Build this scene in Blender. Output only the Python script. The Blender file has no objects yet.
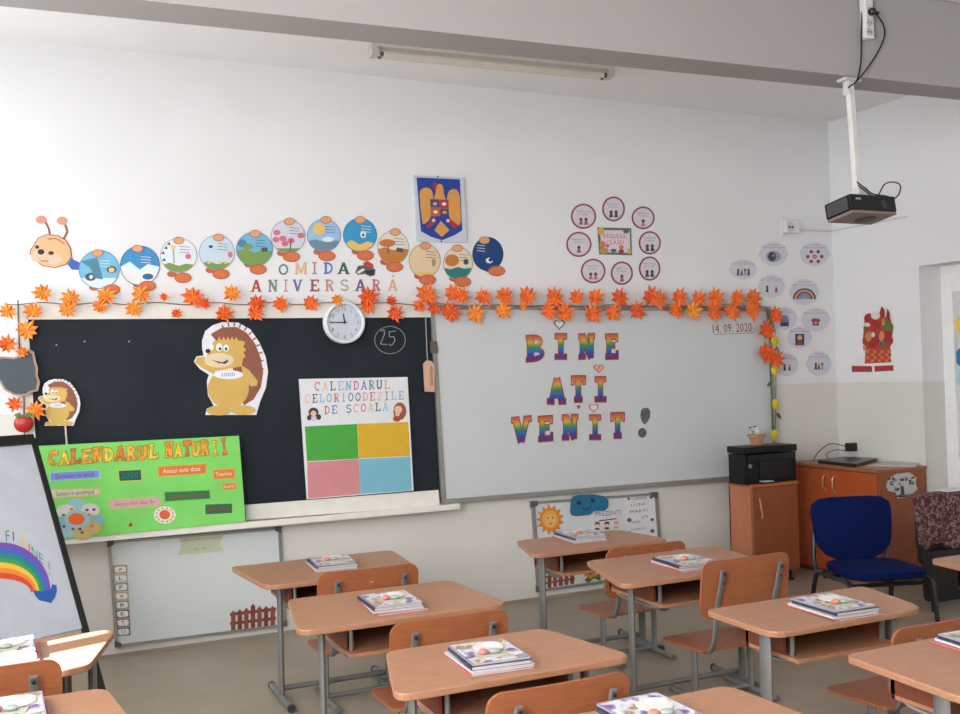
import bpy, math, random
from mathutils import Vector, Matrix
random.seed(7)
PI = math.pi
SC = bpy.context.scene
COL = SC.collection

# ------------------------------------------------------------------ camera
CP = Vector((-2.27776961, -5.62882479, 1.43302171))
YAW, PITCH, ROLL, FPX = 0.428351344, 0.0171991095, -0.0289623192, 1000.0
def cam_axes():
    cy, sy, cp, sp = math.cos(YAW), math.sin(YAW), math.cos(PITCH), math.sin(PITCH)
    f = Vector((sy*cp, cy*cp, sp)); r = Vector((cy, -sy, 0)); u = r.cross(f)
    cr, sr = math.cos(ROLL), math.sin(ROLL)
    return cr*r + sr*u, -sr*r + cr*u, f
CR, CU, CF = cam_axes()
cd = bpy.data.cameras.new('camera'); cam = bpy.data.objects.new('camera', cd); COL.objects.link(cam)
cd.sensor_width = 36; cd.lens = FPX/960*36; cd.clip_start = .05; cd.clip_end = 100
cam.matrix_world = Matrix(((CR.x, CU.x, -CF.x, CP.x), (CR.y, CU.y, -CF.y, CP.y), (CR.z, CU.z, -CF.z, CP.z), (0, 0, 0, 1)))
SC.camera = cam

# ------------------------------------------------------------------ light
SC.view_settings.view_transform = 'Standard'; SC.view_settings.look = 'None'
SC.view_settings.gamma = 1; SC.view_settings.use_curve_mapping = False
SC.view_settings.exposure = 0.0
w = bpy.data.worlds.new('world'); SC.world = w; w.use_nodes = True
w.node_tree.nodes['Background'].inputs[0].default_value = (.75, .87, 1, 1)
w.node_tree.nodes['Background'].inputs[1].default_value = 1.5
def area(name, loc, rot, sx, sy, power, color):
    l = bpy.data.lights.new(name, 'AREA'); l.shape = 'RECTANGLE'; l.size = sx; l.size_y = sy
    l.energy = power; l.color = color
    o = bpy.data.objects.new(name, l); COL.objects.link(o); o.location = loc; o.rotation_euler = rot; return o
XL = -3.6                                    # window wall, left of the camera
WINS = [(-1.6, -.35), (-3.6, -2.2), (-5.9, -4.4)]
area('daylight', (XL+.06, -.98, 1.95), (0, -PI/2, 0), 1.7, 1.2, 36, (.93, .97, 1))
area('daylight', (XL+.06, -2.9, 1.95), (0, -PI/2, 0), 1.7, 1.4, 52, (.95, .98, 1))
area('daylight', (XL+.06, -5.15, 1.95), (0, -PI/2, 0), 1.7, 1.5, 200, (.97, .98, 1))
sl = bpy.data.lights.new('sun', 'SUN'); sl.energy = 55; sl.angle = .009; sl.color = (.97, .98, 1)
sun = bpy.data.objects.new('sun', sl); COL.objects.link(sun)
SUN_EL, SUN_AZ = math.radians(35), math.radians(20)
sd = Vector((math.cos(SUN_EL)*math.cos(SUN_AZ), math.cos(SUN_EL)*math.sin(SUN_AZ), -math.sin(SUN_EL)))
sun.rotation_euler = sd.to_track_quat('-Z', 'Y').to_euler()

# ------------------------------------------------------------------ helpers
def lin(c):
    c = c/255.0
    return c/12.92 if c <= .04045 else ((c+.055)/1.055)**2.4
_m = {}
def M(rgb, rough=.6, metal=0.0, kind='plain', spec=.5):
    key = (rgb, rough, metal, kind, spec)
    if key in _m: return _m[key]
    m = bpy.data.materials.new('material_%d' % len(_m)); m.use_nodes = True
    nt = m.node_tree; b = nt.nodes['Principled BSDF']
    b.inputs['Roughness'].default_value = rough; b.inputs['Metallic'].default_value = metal
    b.inputs['Specular IOR Level'].default_value = spec
    c = tuple(lin(v) for v in rgb)
    tc = nt.nodes.new('ShaderNodeTexCoord'); mp = nt.nodes.new('ShaderNodeMapping'); nz = nt.nodes.new('ShaderNodeTexNoise')
    nt.links.new(tc.outputs['Object'], mp.inputs[0]); nt.links.new(mp.outputs[0], nz.inputs['Vector'])
    rp = nt.nodes.new('ShaderNodeValToRGB'); nt.links.new(nz.outputs['Fac'], rp.inputs[0])
    a = .03
    if kind == 'wood': mp.inputs['Scale'].default_value = (3, 26, 26); a = .10; nz.inputs['Detail'].default_value = 5
    elif kind == 'woodv': mp.inputs['Scale'].default_value = (22, 22, 2.2); a = .10; nz.inputs['Detail'].default_value = 5
    elif kind == 'wall': nz.inputs['Scale'].default_value = 3; a = .012
    elif kind == 'floor': nz.inputs['Scale'].default_value = 6; a = .05; nz.inputs['Detail'].default_value = 6
    elif kind == 'leaf': nz.inputs['Scale'].default_value = 45; a = .22
    elif kind == 'slate': nz.inputs['Scale'].default_value = 3; a = .18; nz.inputs['Detail'].default_value = 5
    else: nz.inputs['Scale'].default_value = 14
    rp.color_ramp.elements[0].position = .35; rp.color_ramp.elements[1].position = .65
    rp.color_ramp.elements[0].color = tuple(v*(1-a) for v in c)+(1,)
    rp.color_ramp.elements[1].color = tuple(min(1, v*(1+a)) for v in c)+(1,)
    nt.links.new(rp.outputs[0], b.inputs['Base Color'])
    _m[key] = m; return m
def M_wall():                                 # white paint above, warm washable paint below 1.30 m
    m = M((226, 226, 227), .75, 0, 'wall').copy(); nt = m.node_tree; b = nt.nodes['Principled BSDF']
    rp = [n for n in nt.nodes if n.type == 'VALTORGB'][0]
    ge = nt.nodes.new('ShaderNodeNewGeometry'); sx = nt.nodes.new('ShaderNodeSeparateXYZ'); nt.links.new(ge.outputs['Position'], sx.inputs[0])
    gt = nt.nodes.new('ShaderNodeMath'); gt.operation = 'LESS_THAN'; gt.inputs[1].default_value = 1.298; nt.links.new(sx.outputs['Z'], gt.inputs[0])
    mx = nt.nodes.new('ShaderNodeMixRGB'); mx.blend_type = 'MULTIPLY'; nt.links.new(gt.outputs[0], mx.inputs[0])
    nt.links.new(rp.outputs[0], mx.inputs[1]); mx.inputs[2].default_value = (.89, .86, .80, 1)
    nt.links.new(mx.outputs[0], b.inputs['Base Color'])
    m2 = nt.nodes.new('ShaderNodeMath'); m2.operation = 'MULTIPLY_ADD'; nt.links.new(gt.outputs[0], m2.inputs[0]); m2.inputs[1].default_value = -.3; m2.inputs[2].default_value = .75
    nt.links.new(m2.outputs[0], b.inputs['Roughness'])
    return m
def M_ramp(stops, rough=.5, axis='Z', jitter=.0):
    m = bpy.data.materials.new('ramp_%d' % len(bpy.data.materials)); m.use_nodes = True; nt = m.node_tree; b = nt.nodes['Principled BSDF']
    b.inputs['Roughness'].default_value = rough
    tc = nt.nodes.new('ShaderNodeTexCoord'); sx = nt.nodes.new('ShaderNodeSeparateXYZ'); nt.links.new(tc.outputs['Generated'], sx.inputs[0])
    rp = nt.nodes.new('ShaderNodeValToRGB'); nz = nt.nodes.new('ShaderNodeTexNoise'); nz.inputs['Scale'].default_value = 8
    nt.links.new(tc.outputs['Generated'], nz.inputs['Vector'])
    ma = nt.nodes.new('ShaderNodeMath'); ma.operation = 'MULTIPLY_ADD'; nt.links.new(nz.outputs['Fac'], ma.inputs[0]); ma.inputs[1].default_value = jitter
    nt.links.new(sx.outputs[axis], ma.inputs[2]); nt.links.new(ma.outputs[0], rp.inputs[0])
    els = rp.color_ramp.elements
    for i, (p, c) in enumerate(stops):
        e = els[i] if i < 2 else els.new(p)
        e.position = p; e.color = tuple(lin(v) for v in c)+(1,)
    nt.links.new(rp.outputs[0], b.inputs['Base Color']); return m
def M_floral():
    m = bpy.data.materials.new('floral_cloth'); m.use_nodes = True; nt = m.node_tree; b = nt.nodes['Principled BSDF']; b.inputs['Roughness'].default_value = .9
    tc = nt.nodes.new('ShaderNodeTexCoord'); nz = nt.nodes.new('ShaderNodeTexNoise'); nz.inputs['Scale'].default_value = 55; nz.inputs['Detail'].default_value = 4
    nt.links.new(tc.outputs['Object'], nz.inputs['Vector']); rp = nt.nodes.new('ShaderNodeValToRGB'); nt.links.new(nz.outputs['Fac'], rp.inputs[0])
    els = rp.color_ramp.elements
    for i, (p, c) in enumerate([(.36, (34, 20, 24)), (.45, (96, 38, 50)), (.52, (60, 46, 44)), (.58, (150, 122, 116)), (.66, (84, 44, 52))]):
        e = els[i] if i < 2 else els.new(p)
        e.position = p; e.color = tuple(lin(v) for v in c)+(1,)
    nt.links.new(rp.outputs[0], b.inputs['Base Color']); return m

ORG = {}
def props(o, label=None, cat=None, group=None, kind=None):
    if label: o['label'] = label
    if cat: o['category'] = cat
    if group: o['group'] = group
    if kind: o['kind'] = kind
    return o
def thing(name, loc, label, cat, group=None):
    o = bpy.data.objects.new(name, None); o.empty_display_size = .05; COL.objects.link(o); o.location = loc
    ORG[o] = Vector(loc); return props(o, label, cat, group)

class MB:
    def __init__(self, T=None): self.v = []; self.f = []; self.m = []; self.T = T
    def add(self, vs, fs, m=0):
        n = len(self.v)
        for p in vs:
            p = Vector(p); self.v.append(self.T @ p if self.T else p)
        for f in fs: self.f.append([n+i for i in f]); self.m.append(m)
        return self
    def box(self, a, b, m=0):
        (x0, y0, z0), (x1, y1, z1) = a, b
        if x0 > x1: x0, x1 = x1, x0
        if y0 > y1: y0, y1 = y1, y0
        if z0 > z1: z0, z1 = z1, z0
        return self.add([(x0,y0,z0),(x1,y0,z0),(x1,y1,z0),(x0,y1,z0),(x0,y0,z1),(x1,y0,z1),(x1,y1,z1),(x0,y1,z1)],
                 [(0,3,2,1),(4,5,6,7),(0,1,5,4),(1,2,6,5),(2,3,7,6),(3,0,4,7)], m)
    def prism(self, pts, d, m=0):             # pts: front outline, d: vector to the back outline
        pts = [Vector(p) for p in pts]; d = Vector(d); n = len(pts)
        nrm = Vector((0, 0, 0))
        for i in range(n): nrm += (pts[i]-pts[0]).cross(pts[(i+1) % n]-pts[0])
        if nrm.dot(d) > 0: pts.reverse()
        vs = pts+[p+d for p in pts]
        fs = [tuple(range(n)), tuple(range(2*n-1, n-1, -1))]+[(i, n+i, n+(i+1) % n, (i+1) % n) for i in range(n)]
        return self.add(vs, fs, m)
    def tube(self, path, r, n=8, m=0, caps=True):
        path = [Vector(p) for p in path]; rings = []; up = None
        for i, p in enumerate(path):
            a = path[max(0, i-1)]; b = path[min(len(path)-1, i+1)]; t = (b-a).normalized()
            if up is None:
                up = Vector((0, 0, 1)) if abs(t.z) < .9 else Vector((1, 0, 0))
            s = t.cross(up).normalized(); up = s.cross(t).normalized()
            rr = r[i] if isinstance(r, (list, tuple)) else r
            rings.append([p+(s*math.cos(2*PI*k/n)+up*math.sin(2*PI*k/n))*rr for k in range(n)])
        vs = [q for rg in rings for q in rg]; fs = []
        for i in range(len(rings)-1):
            for k in range(n):
                k2 = (k+1) % n; fs.append((i*n+k, (i+1)*n+k, (i+1)*n+k2, i*n+k2))
        if caps: fs += [tuple(range(n)), tuple(reversed(range((len(rings)-1)*n, len(rings)*n)))]
        return self.add(vs, fs, m)
    def flatbar(self, path, wv, t, m=0):      # oval section tube: half width wv (vector), half thickness t
        wv = Vector(wv); path = [Vector(p) for p in path]; vs = []; fs = []; n = 8
        for i, p in enumerate(path):
            tt = (path[min(len(path)-1, i+1)]-path[max(0, i-1)]).normalized(); s = tt.cross(wv.normalized()).normalized()*t
            for k in range(n): vs.append(p+wv*math.cos(2*PI*k/n)+s*math.sin(2*PI*k/n))
        for i in range(len(path)-1):
            for k in range(n):
                k2 = (k+1) % n; fs.append((i*n+k, i*n+k2, (i+1)*n+k2, (i+1)*n+k))
        fs += [tuple(reversed(range(n))), tuple(range((len(path)-1)*n, len(path)*n))]
        return self.add(vs, fs, m)
    def ell(self, c, r, m=0, nu=14, nv=8):
        c = Vector(c); vs = []; fs = []
        for j in range(nv+1):
            th = PI*j/nv
            for i in range(nu):
                a = 2*PI*i/nu; vs.append(c+Vector((r[0]*math.sin(th)*math.cos(a), r[1]*math.sin(th)*math.sin(a), r[2]*math.cos(th))))
        for j in range(nv):
            for i in range(nu):
                i2 = (i+1) % nu; fs.append((j*nu+i, (j+1)*nu+i, (j+1)*nu+i2, j*nu+i2))
        return self.add(vs, fs, m)
    def lathe(self, c, prof, m=0, n=20, axis='Z'):
        c = Vector(c); vs = []; fs = []
        for r, h in prof:
            for i in range(n):
                a = 2*PI*i/n
                q = Vector((r*math.cos(a), r*math.sin(a), h)) if axis == 'Z' else Vector((r*math.cos(a), -h, r*math.sin(a)))
                vs.append(c+q)
        for j in range(len(prof)-1):
            for i in range(n):
                i2 = (i+1) % n; fs.append((j*n+i, j*n+i2, (j+1)*n+i2, (j+1)*n+i))
        fs += [tuple(reversed(range(n))), tuple(range((len(prof)-1)*n, len(prof)*n))]
        return self.add(vs, fs, m)
    def build(self, name, mats, parent=None, smooth=False, bevel=0, **kw):
        if not isinstance(mats, (list, tuple)): mats = [mats]
        if parent is None:
            xs = [p.x for p in self.v]; ys = [p.y for p in self.v]; zs = [p.z for p in self.v]
            org = Vector(((min(xs)+max(xs))/2, (min(ys)+max(ys))/2, min(zs)))
        else: org = ORG[parent]
        me = bpy.data.meshes.new(name); me.from_pydata([p-org for p in self.v], [], self.f)
        for mt in mats: me.materials.append(mt)
        me.polygons.foreach_set('material_index', self.m)
        if smooth: me.polygons.foreach_set('use_smooth', [True]*len(me.polygons)); me.set_sharp_from_angle(angle=.7)
        me.update()
        o = bpy.data.objects.new(name, me); COL.objects.link(o); ORG[o] = org
        if parent is None: o.location = org
        else: o.parent = parent
        if bevel:
            b = o.modifiers.new('bevel', 'BEVEL'); b.width = bevel; b.segments = 2; b.limit_method = 'ANGLE'
        return props(o, kw.get('label'), kw.get('cat'), kw.get('group'), kw.get('kind'))
def struct(name, mb, mat, **kw): return mb.build(name, mat, kind='structure', **kw)

# pixel of the photograph -> point on a plane of the room
def ray(px, py): return CF + CR*((px-480)/FPX) - CU*((py-357)/FPX)
class Plane:
    def __init__(s, p0, n): s.p0 = Vector(p0); s.n = Vector(n).normalized()
    def __call__(s, px, py, off=0.0):
        d = ray(px, py); return CP + d*(((s.p0+s.n*off)-CP).dot(s.n)/d.dot(s.n))
XR, HC = 3.183, 3.225
FW = Plane((0, 0, 0), (0, -1, 0)); RW = Plane((XR, 0, 0), (-1, 0, 0))
def pz(px, py, z): d = ray(px, py); return CP+d*((z-CP.z)/d.z)
def py_(px, py, y): d = ray(px, py); return CP+d*((y-CP.y)/d.y)
def E(cx, cy, rx, ry, n=26, a0=0, a1=2*PI, rot=0):
    out = []
    for i in range(n):
        a = a0+(a1-a0)*i/(n if a1-a0 > 6.2 else n-1); x, y = rx*math.cos(a), ry*math.sin(a)
        out.append((cx+x*math.cos(rot)-y*math.sin(rot), cy+x*math.sin(rot)+y*math.cos(rot)))
    return out
def Z(pts, ox, oy, s): return [(ox+x/s, oy+y/s) for x, y in pts]       # crop coordinates -> photo pixels
def flat(mb, pts, off, t=.0012, m=0, pl=FW):
    fr = [pl(x, y, off+t) for x, y in pts]; return mb.prism(fr, -pl.n*t, m)
def seg(x0, y0, x1, y1, wd):
    dx, dy = x1-x0, y1-y0; L = math.hypot(dx, dy) or 1; nx, ny = -dy/L*wd/2, dx/L*wd/2
    return [(x0+nx, y0+ny), (x1+nx, y1+ny), (x1-nx, y1-ny), (x0-nx, y0-ny)]
def arc(cx, cy, rx, ry, a0, a1, wd, n=10):
    out = []
    for i in range(n):
        q = []
        for a in (a0+(a1-a0)*i/n, a0+(a1-a0)*(i+1)/n):
            a = math.radians(a); q.append(((cx+(rx)*math.cos(a), cy+(ry)*math.sin(a)), (cx+(rx-wd)*math.cos(a), cy+(ry-wd)*math.sin(a))))
        out.append([q[0][0], q[1][0], q[1][1], q[0][1]])
    return out
def glyph(ch, w=.24, sf=.11, g=0.0):          # slab-serif capitals in a unit box; g grows the outline
    W = w+2*g; S = []
    def st(x0, y0, x1, y1, ww=None): S.append(seg(x0, y0, x1, y1, (ww if ww else w)+2*g))
    def sb(x, y, l=.42): S.append([(x-l/2-g, y-g), (x+l/2+g, y-g), (x+l/2+g, y+sf+g), (x-l/2-g, y+sf+g)])
    t = 1-sf; e = g
    h = w*.6
    if ch == 'I': st(.5, -e, .5, 1+e); sb(.5, 0, .8); sb(.5, t, .8)
    elif ch in 'EF':
        st(.28, -e, .28, 1+e); sb(.28, t, .5)
        S += [[(.2-g, 1-h-g), (.95+g, 1-h-g), (.95+g, 1+g), (.2-g, 1+g)], [(.2-g, .45-g), (.72+g, .45-g), (.72+g, .45+h+g), (.2-g, .45+h+g)], [(.83-g, .72-g), (.95+g, .72-g), (.95+g, 1), (.83-g, 1)]]
        if ch == 'E': S += [[(.05-g, -g), (.98+g, -g), (.98+g, h+g), (.05-g, h+g)], [(.86-g, 0), (.98+g, 0), (.98+g, .3+g), (.86-g, .3+g)]]
        else: sb(.28, 0, .5)
    elif ch == 'L': st(.28, -e, .28, 1+e); sb(.28, t, .5); S += [[(.05-g, -g), (.95+g, -g), (.95+g, h+g), (.05-g, h+g)], [(.83-g, 0), (.95+g, 0), (.95+g, .32+g), (.83-g, .32+g)]]
    elif ch == 'T': st(.5, -e, .5, 1+e); sb(.5, 0, .5); S += [[(.02-g, 1-h-g), (.98+g, 1-h-g), (.98+g, 1+g), (.02-g, 1+g)], [(.02-g, .7-g), (.15+g, .7-g), (.15+g, 1), (.02-g, 1)], [(.85-g, .7-g), (.98+g, .7-g), (.98+g, 1), (.85-g, 1)]]
    elif ch == 'N': st(.2, 0, .2, 1, w*.75); st(.8, 0, .8, 1, w*.75); st(.2, .97, .8, .03, w); sb(.2, 0, .38); sb(.15, t, .3); sb(.8, t, .38)
    elif ch == 'M': st(.15, 0, .15, 1, w*.7); st(.85, 0, .85, 1, w*.8); st(.17, .97, .5, .1, w*.8); st(.83, .97, .5, .1, w*.8); sb(.15, 0, .3); sb(.85, 0, .3); sb(.12, t, .24); sb(.88, t, .24)
    elif ch == 'A': st(.5, .98, .16, .02, w*.75); st(.5, .98, .84, .02, w); st(.28, .32, .72, .32, h); sb(.15, 0, .36); sb(.84, 0, .36)
    elif ch == 'V': st(.18, .98, .5, .03, w); st(.82, .98, .5, .03, w*.75); sb(.16, t, .36); sb(.84, t, .36)
    elif ch == 'Z': S += [[(.05-g, 1-h-g), (.95+g, 1-h-g), (.95+g, 1+g), (.05-g, 1+g)], [(.05-g, -g), (.95+g, -g), (.95+g, h+g), (.05-g, h+g)]]; st(.85, .95, .15, .05)
    elif ch == 'B':
        st(.26, -e, .26, 1+e); S += arc(.4, .745, .48+g, .255+g, -90, 90, h+g); S += arc(.4, .27, .58+g, .27+g, -90, 90, h+g*1.4)
        S += [[(.05-g, -g), (.42, -g), (.42, h), (.05-g, h)], [(.05-g, 1-h), (.42, 1-h), (.42, 1+g), (.05-g, 1+g)], [(.2, .44), (.42, .44), (.42, .44+h), (.2, .44+h)]]
    elif ch in 'RP':
        st(.26, -e, .26, 1+e); sb(.26, 0, .44); S += arc(.4, .73, .48+g, .27+g, -90, 90, h+g)
        S += [[(.05-g, 1-h), (.42, 1-h), (.42, 1+g), (.05-g, 1+g)], [(.2, .44), (.42, .44), (.42, .44+h), (.2, .44+h)]]
        if ch == 'R': st(.5, .5, .86, .03); sb(.86, 0, .26)
    elif ch == 'D': st(.26, -e, .26, 1+e); S += arc(.36, .5, .6+g, .5+g, -90, 90, h*1.25+g); S += [[(.05-g, -g), (.38, -g), (.38, h), (.05-g, h)], [(.05-g, 1-h), (.38, 1-h), (.38, 1+g), (.05-g, 1+g)]]
    elif ch in 'O0': S += arc(.5, .5, .46+g, .5+g, 0, 360, h*1.3+2*g, 18)
    elif ch == 'C': S += arc(.52, .5, .47+g, .5+g, 50, 310, h*1.3+2*g, 14); st(.85, .62, .85, .96, h)
    elif ch == 'U': st(.2, .3, .2, 1); st(.8, .3, .8, 1); S += arc(.5, .34, .3+w/2+g, .34+g, 180, 360, w+2*g, 10); sb(.2, t, .36); sb(.8, t, .36)
    elif ch == 'S': S += arc(.5, .73, .42+g, .27+g, 20, 260, h*1.2+2*g, 10); S += arc(.5, .28, .45+g, .28+g, -160, 90, h*1.2+2*g, 10)
    elif ch == '1': st(.5, 0, .5, 1); st(.3, .75, .5, .95, h); sb(.5, 0, .7)
    return S
def put_glyph(mb, ch, x0, y0, x1, y1, off, t=.002, m=0, pl=FW, w=.24, g=0, slant=0, rise=0, sf=.11):
    """ch in the pixel box x0,y0 (top left) .. x1,y1 (bottom right); rise: right side higher by so many pixels"""
    for k, poly in enumerate(glyph(ch, w, sf, g)):
        flat(mb, [(x0+u*(x1-x0)+slant*(1-v), y1-v*(y1-y0)-rise*u) for u, v in poly], off, t+k*.00002, m, pl)
_tc = {}
def text_geo(s):
    if s in _tc: return _tc[s]
    c = bpy.data.curves.new('t', 'FONT'); c.body = s; c.resolution_u = 2; o = bpy.data.objects.new('t', c); COL.objects.link(o)
    dg = bpy.context.evaluated_depsgraph_get(); me = bpy.data.meshes.new_from_object(o.evaluated_get(dg))
    vs = [tuple(v.co) for v in me.vertices]; fs = [tuple(p.vertices) for p in me.polygons]
    bpy.data.objects.remove(o); bpy.data.meshes.remove(me); bpy.data.curves.remove(c)
    _tc[s] = (vs, fs); return _tc[s]
def text(mb, s, xa, ya, xb, yb, h, off, m=0, pl=FW, tilt=.05):
    """lettering s from baseline-left (xa,ya) to baseline-right (xb,yb), h pixels tall; tilt leans glyphs"""
    vs, fs = text_geo(s)
    if not vs: return mb
    x0 = min(v[0] for v in vs); x1 = max(v[0] for v in vs); hh = max(.7, max(v[1] for v in vs))
    out = []
    for v in vs:
        u = (v[0]-x0)/(x1-x0); k = v[1]/hh*h
        out.append(pl(xa+u*(xb-xa)-tilt*k, ya+u*(yb-ya)-k, off))
    return mb.add(out, fs, m)

WHITE = M((232, 232, 230), .5)
PAPER = M((226, 226, 224), .7)
GREY = M((128, 128, 127), .42, .45)
BLACK = M((16, 16, 18), .4)
ORANGE = M((222, 104, 44), .7)
CREAM = M((222, 205, 170), .7)
# ------------------------------------------------------------------ the room
YB = -7.0
WALL = M_wall()
struct('floor', MB().box((XL-.2, YB-.2, -.12), (XR+.6, .2, 0)), M((152, 139, 122), .42, 0, 'floor'))
struct('ceiling', MB().box((XL-.2, YB-.2, HC), (XR+.6, .2, HC+.12)), M((236, 235, 234), .8, 0, 'wall'))
struct('wall_front', MB().box((XL-.2, 0, 0), (XR+.6, .2, HC)), WALL)
struct('wall_back', MB().box((XL-.2, YB-.2, 0), (XR+.6, YB, HC)), WALL)
ZB = 2.79
def edge(pa, pb, x):                          # y of the beam edge at x, through two pixels of the edge
    a, b = pz(*pa, ZB), pz(*pb, ZB); return a.y+(b.y-a.y)*(x-a.x)/(b.x-a.x)
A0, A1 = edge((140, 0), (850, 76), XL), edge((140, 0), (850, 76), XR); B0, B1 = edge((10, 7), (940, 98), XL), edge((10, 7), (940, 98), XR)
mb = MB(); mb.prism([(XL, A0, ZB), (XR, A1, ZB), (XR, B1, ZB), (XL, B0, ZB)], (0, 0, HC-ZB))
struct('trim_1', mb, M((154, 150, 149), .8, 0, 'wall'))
YN = edge((140, 0), (850, 76), 1.45)
# right wall with the door recess
OY, OZ = -.777, 2.071
OY2 = OY-.95
mb = MB(); mb.box((XR, OY, 0), (XR+.25, 0, HC)); mb.box((XR, YB, 0), (XR+.25, OY2, HC)); mb.box((XR, OY2, OZ), (XR+.25, OY, HC))
struct('wall_right', mb, WALL)
# left wall: three windows with added sun-blocking panels, slits in the middle one
def hole_wall(x0, x1, holes):
    mb = MB(); ys = [YB]+[v for h in sorted(holes) for v in h[:2]]+[0]
    for i in range(0, len(ys), 2): mb.box((x0, ys[i], 0), (x1, ys[i+1], HC))
    for y0, y1, z0, z1 in holes: mb.box((x0, y0, 0), (x1, y1, z0)); mb.box((x0, y0, z1), (x1, y1, HC))
    return mb
struct('wall_left', hole_wall(XL-.25, XL, [(a, b, 1.05, 2.85) for a, b in WINS]), WALL)
GAP_Z = (1.30, 1.47); 
for i, (a, b) in enumerate(WINS):
    mb = MB(); x0, x1 = XL-.12, XL-.06; z0, z1 = 1.05, 2.85
    for q in ((a, a+.06), (b-.06, b), ((a+b)/2-.03, (a+b)/2+.03)): mb.box((x0, q[0], z0), (x1, q[1], z1))
    mb.box((x0, a, z0), (x1, b, z0+.06)); mb.box((x0, a, z1-.06), (x1, b, z1))
    wf = struct('window_%d' % (i+1), mb, WHITE)
    mb = MB()
    if i == 1: mb.box((XL-.04, a, 1.76), (XL-.03, b, 2.85)); mb.box((XL-.04, a, 1.05), (XL-.03, b, 1.45)); mb.box((XL-.04, a, 1.45), (XL-.03, -2.80, 1.76)); mb.box((XL-.04, -2.56, 1.45), (XL-.03, -2.44, 1.76)); mb.box((XL-.04, -2.38, 1.45), (XL-.03, b, 1.76))
    else: mb.box((XL-.04, a, 1.05), (XL-.03, b, 2.85))
    mb.build('sun_mask', M((225, 225, 222), .9), wf)  # unseen panel added to block sun; slits shape the left desk's patches
# door of white plastic with a panel, in the recess
xf = XR+.2
mb = MB(); mb.box((xf, OY-.05, 0), (xf+.06, OY, OZ)); mb.box((xf, OY2, 0), (xf+.06, OY2+.07, OZ)); mb.box((xf, OY2+.07, OZ-.07), (xf+.06, OY-.05, OZ))
dr = struct('door_1', mb, WHITE)
mb = MB(); y0, y1 = OY2+.07, OY-.05
for q in ((y0, y0+.045), (y1-.045, y1)): mb.box((xf-.01, q[0], .02), (xf+.04, q[1], OZ-.07))
for q in ((.02, .14), (.66, .78), (OZ-.18, OZ-.07)): mb.box((xf-.01, y0+.045, q[0]), (xf+.04, y1-.045, q[1]))
mb.build('door_leaf', WHITE, dr, bevel=.004)
MB().box((xf+.01, y0+.045, .78), (xf+.03, y1-.045, OZ-.18)).build('glass_pane', M((205, 206, 204), .15), dr)
MB().box((xf+.005, y0+.045, .14), (xf+.03, y1-.045, .66)).build('lower_panel', WHITE, dr)
struct('baseboard_front', MB().box((XL, -.006, 0), (XR, 0, .018)), M((150, 138, 124), .6))

# ------------------------------------------------------------------ boards
BO = .035
def poly_thing(name, label, cat, layers, base, group=None, pl=FW, t=.0015):
    """layers: list of (material, pixel outline); one mesh, later layers nearer the room"""
    mb = MB(); mats = []
    for i, (mt, pts) in enumerate(layers):
        if mt not in mats: mats.append(mt)
        flat(mb, pts, base+i*.0004, t, mats.index(mt), pl)
    o = mb.build(name, mats); return props(o, label, cat, group)

bb = thing('blackboard', FW(235, 530, .02), 'long black chalkboard in a white frame with a chalk ledge, left of the whiteboard', 'blackboard')
mb = MB()
flat(mb, [(27, 304.5), (430.3, 304.5), (431, 317.2), (27, 319.5)], .005, .035)
flat(mb, [(245, 505), (438.5, 490), (439.5, 506), (245, 520)], .005, .035)
flat(mb, [(33, 526), (246, 509), (246, 519), (33, 538)], .005, .035)
flat(mb, [(14, 304.5), (27, 304.5), (42, 540), (28, 540)], .005, .035)
mb.build('frame', M((226, 222, 214), .55), bb)
mb = MB(); flat(mb, [(27, 319.2), (430.8, 317), (441.3, 492), (40, 528)], .005, .026)
mb.build('writing_surface', M((30, 37, 44), .6, 0, 'slate', .2), bb)
a, b = FW(30, 542, .04), FW(455, 506.5, .04)
mb = MB(); mb.box((a.x, -.11, .630), (b.x, 0, .652)); mb.box((a.x, -.115, .63), (b.x, -.105, .664)); mb.build('chalk_ledge', M((228, 224, 216), .5), bb)
mb = MB(); CH = M((150, 156, 160), .9)
for i in range(26):
    a0 = 2*PI*i/26; a1 = 2*PI*(i+1)/26
    p = [(390+15.6*math.cos(a0), 340+14*math.sin(a0)), (390+15.6*math.cos(a1), 340+14*math.sin(a1)), (390+15*math.cos(a1), 340+13.4*math.sin(a1)), (390+15*math.cos(a0), 340+13.4*math.sin(a0))]
    flat(mb, p, .031, .0003)
for q in ([(380.5, 331, 384, 329.5), (384, 329.5, 384.5, 334), (384.5, 334, 380.5, 344), (380.5, 344, 387, 344.5)], [(388.5, 332, 396, 331), (389, 332, 389.5, 337), (389.5, 337, 394, 336.5), (394, 336.5, 395, 341), (395, 341, 391.5, 345.5), (391.5, 345.5, 388.5, 344)]):
    for s_ in q: flat(mb, seg(*s_, .8), .031, .0003)
mb.build('chalk_writing', CH, bb, label='chalk number 25 in a circle')
mb = MB()
for x, y in ((56.5, 345), (84.5, 341.5), (129, 341.5)): flat(mb, E(x, y, 1, .7, 8), .031, .001)
mb.build('chalk_dot', M((180, 184, 186), .9), bb)

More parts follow.
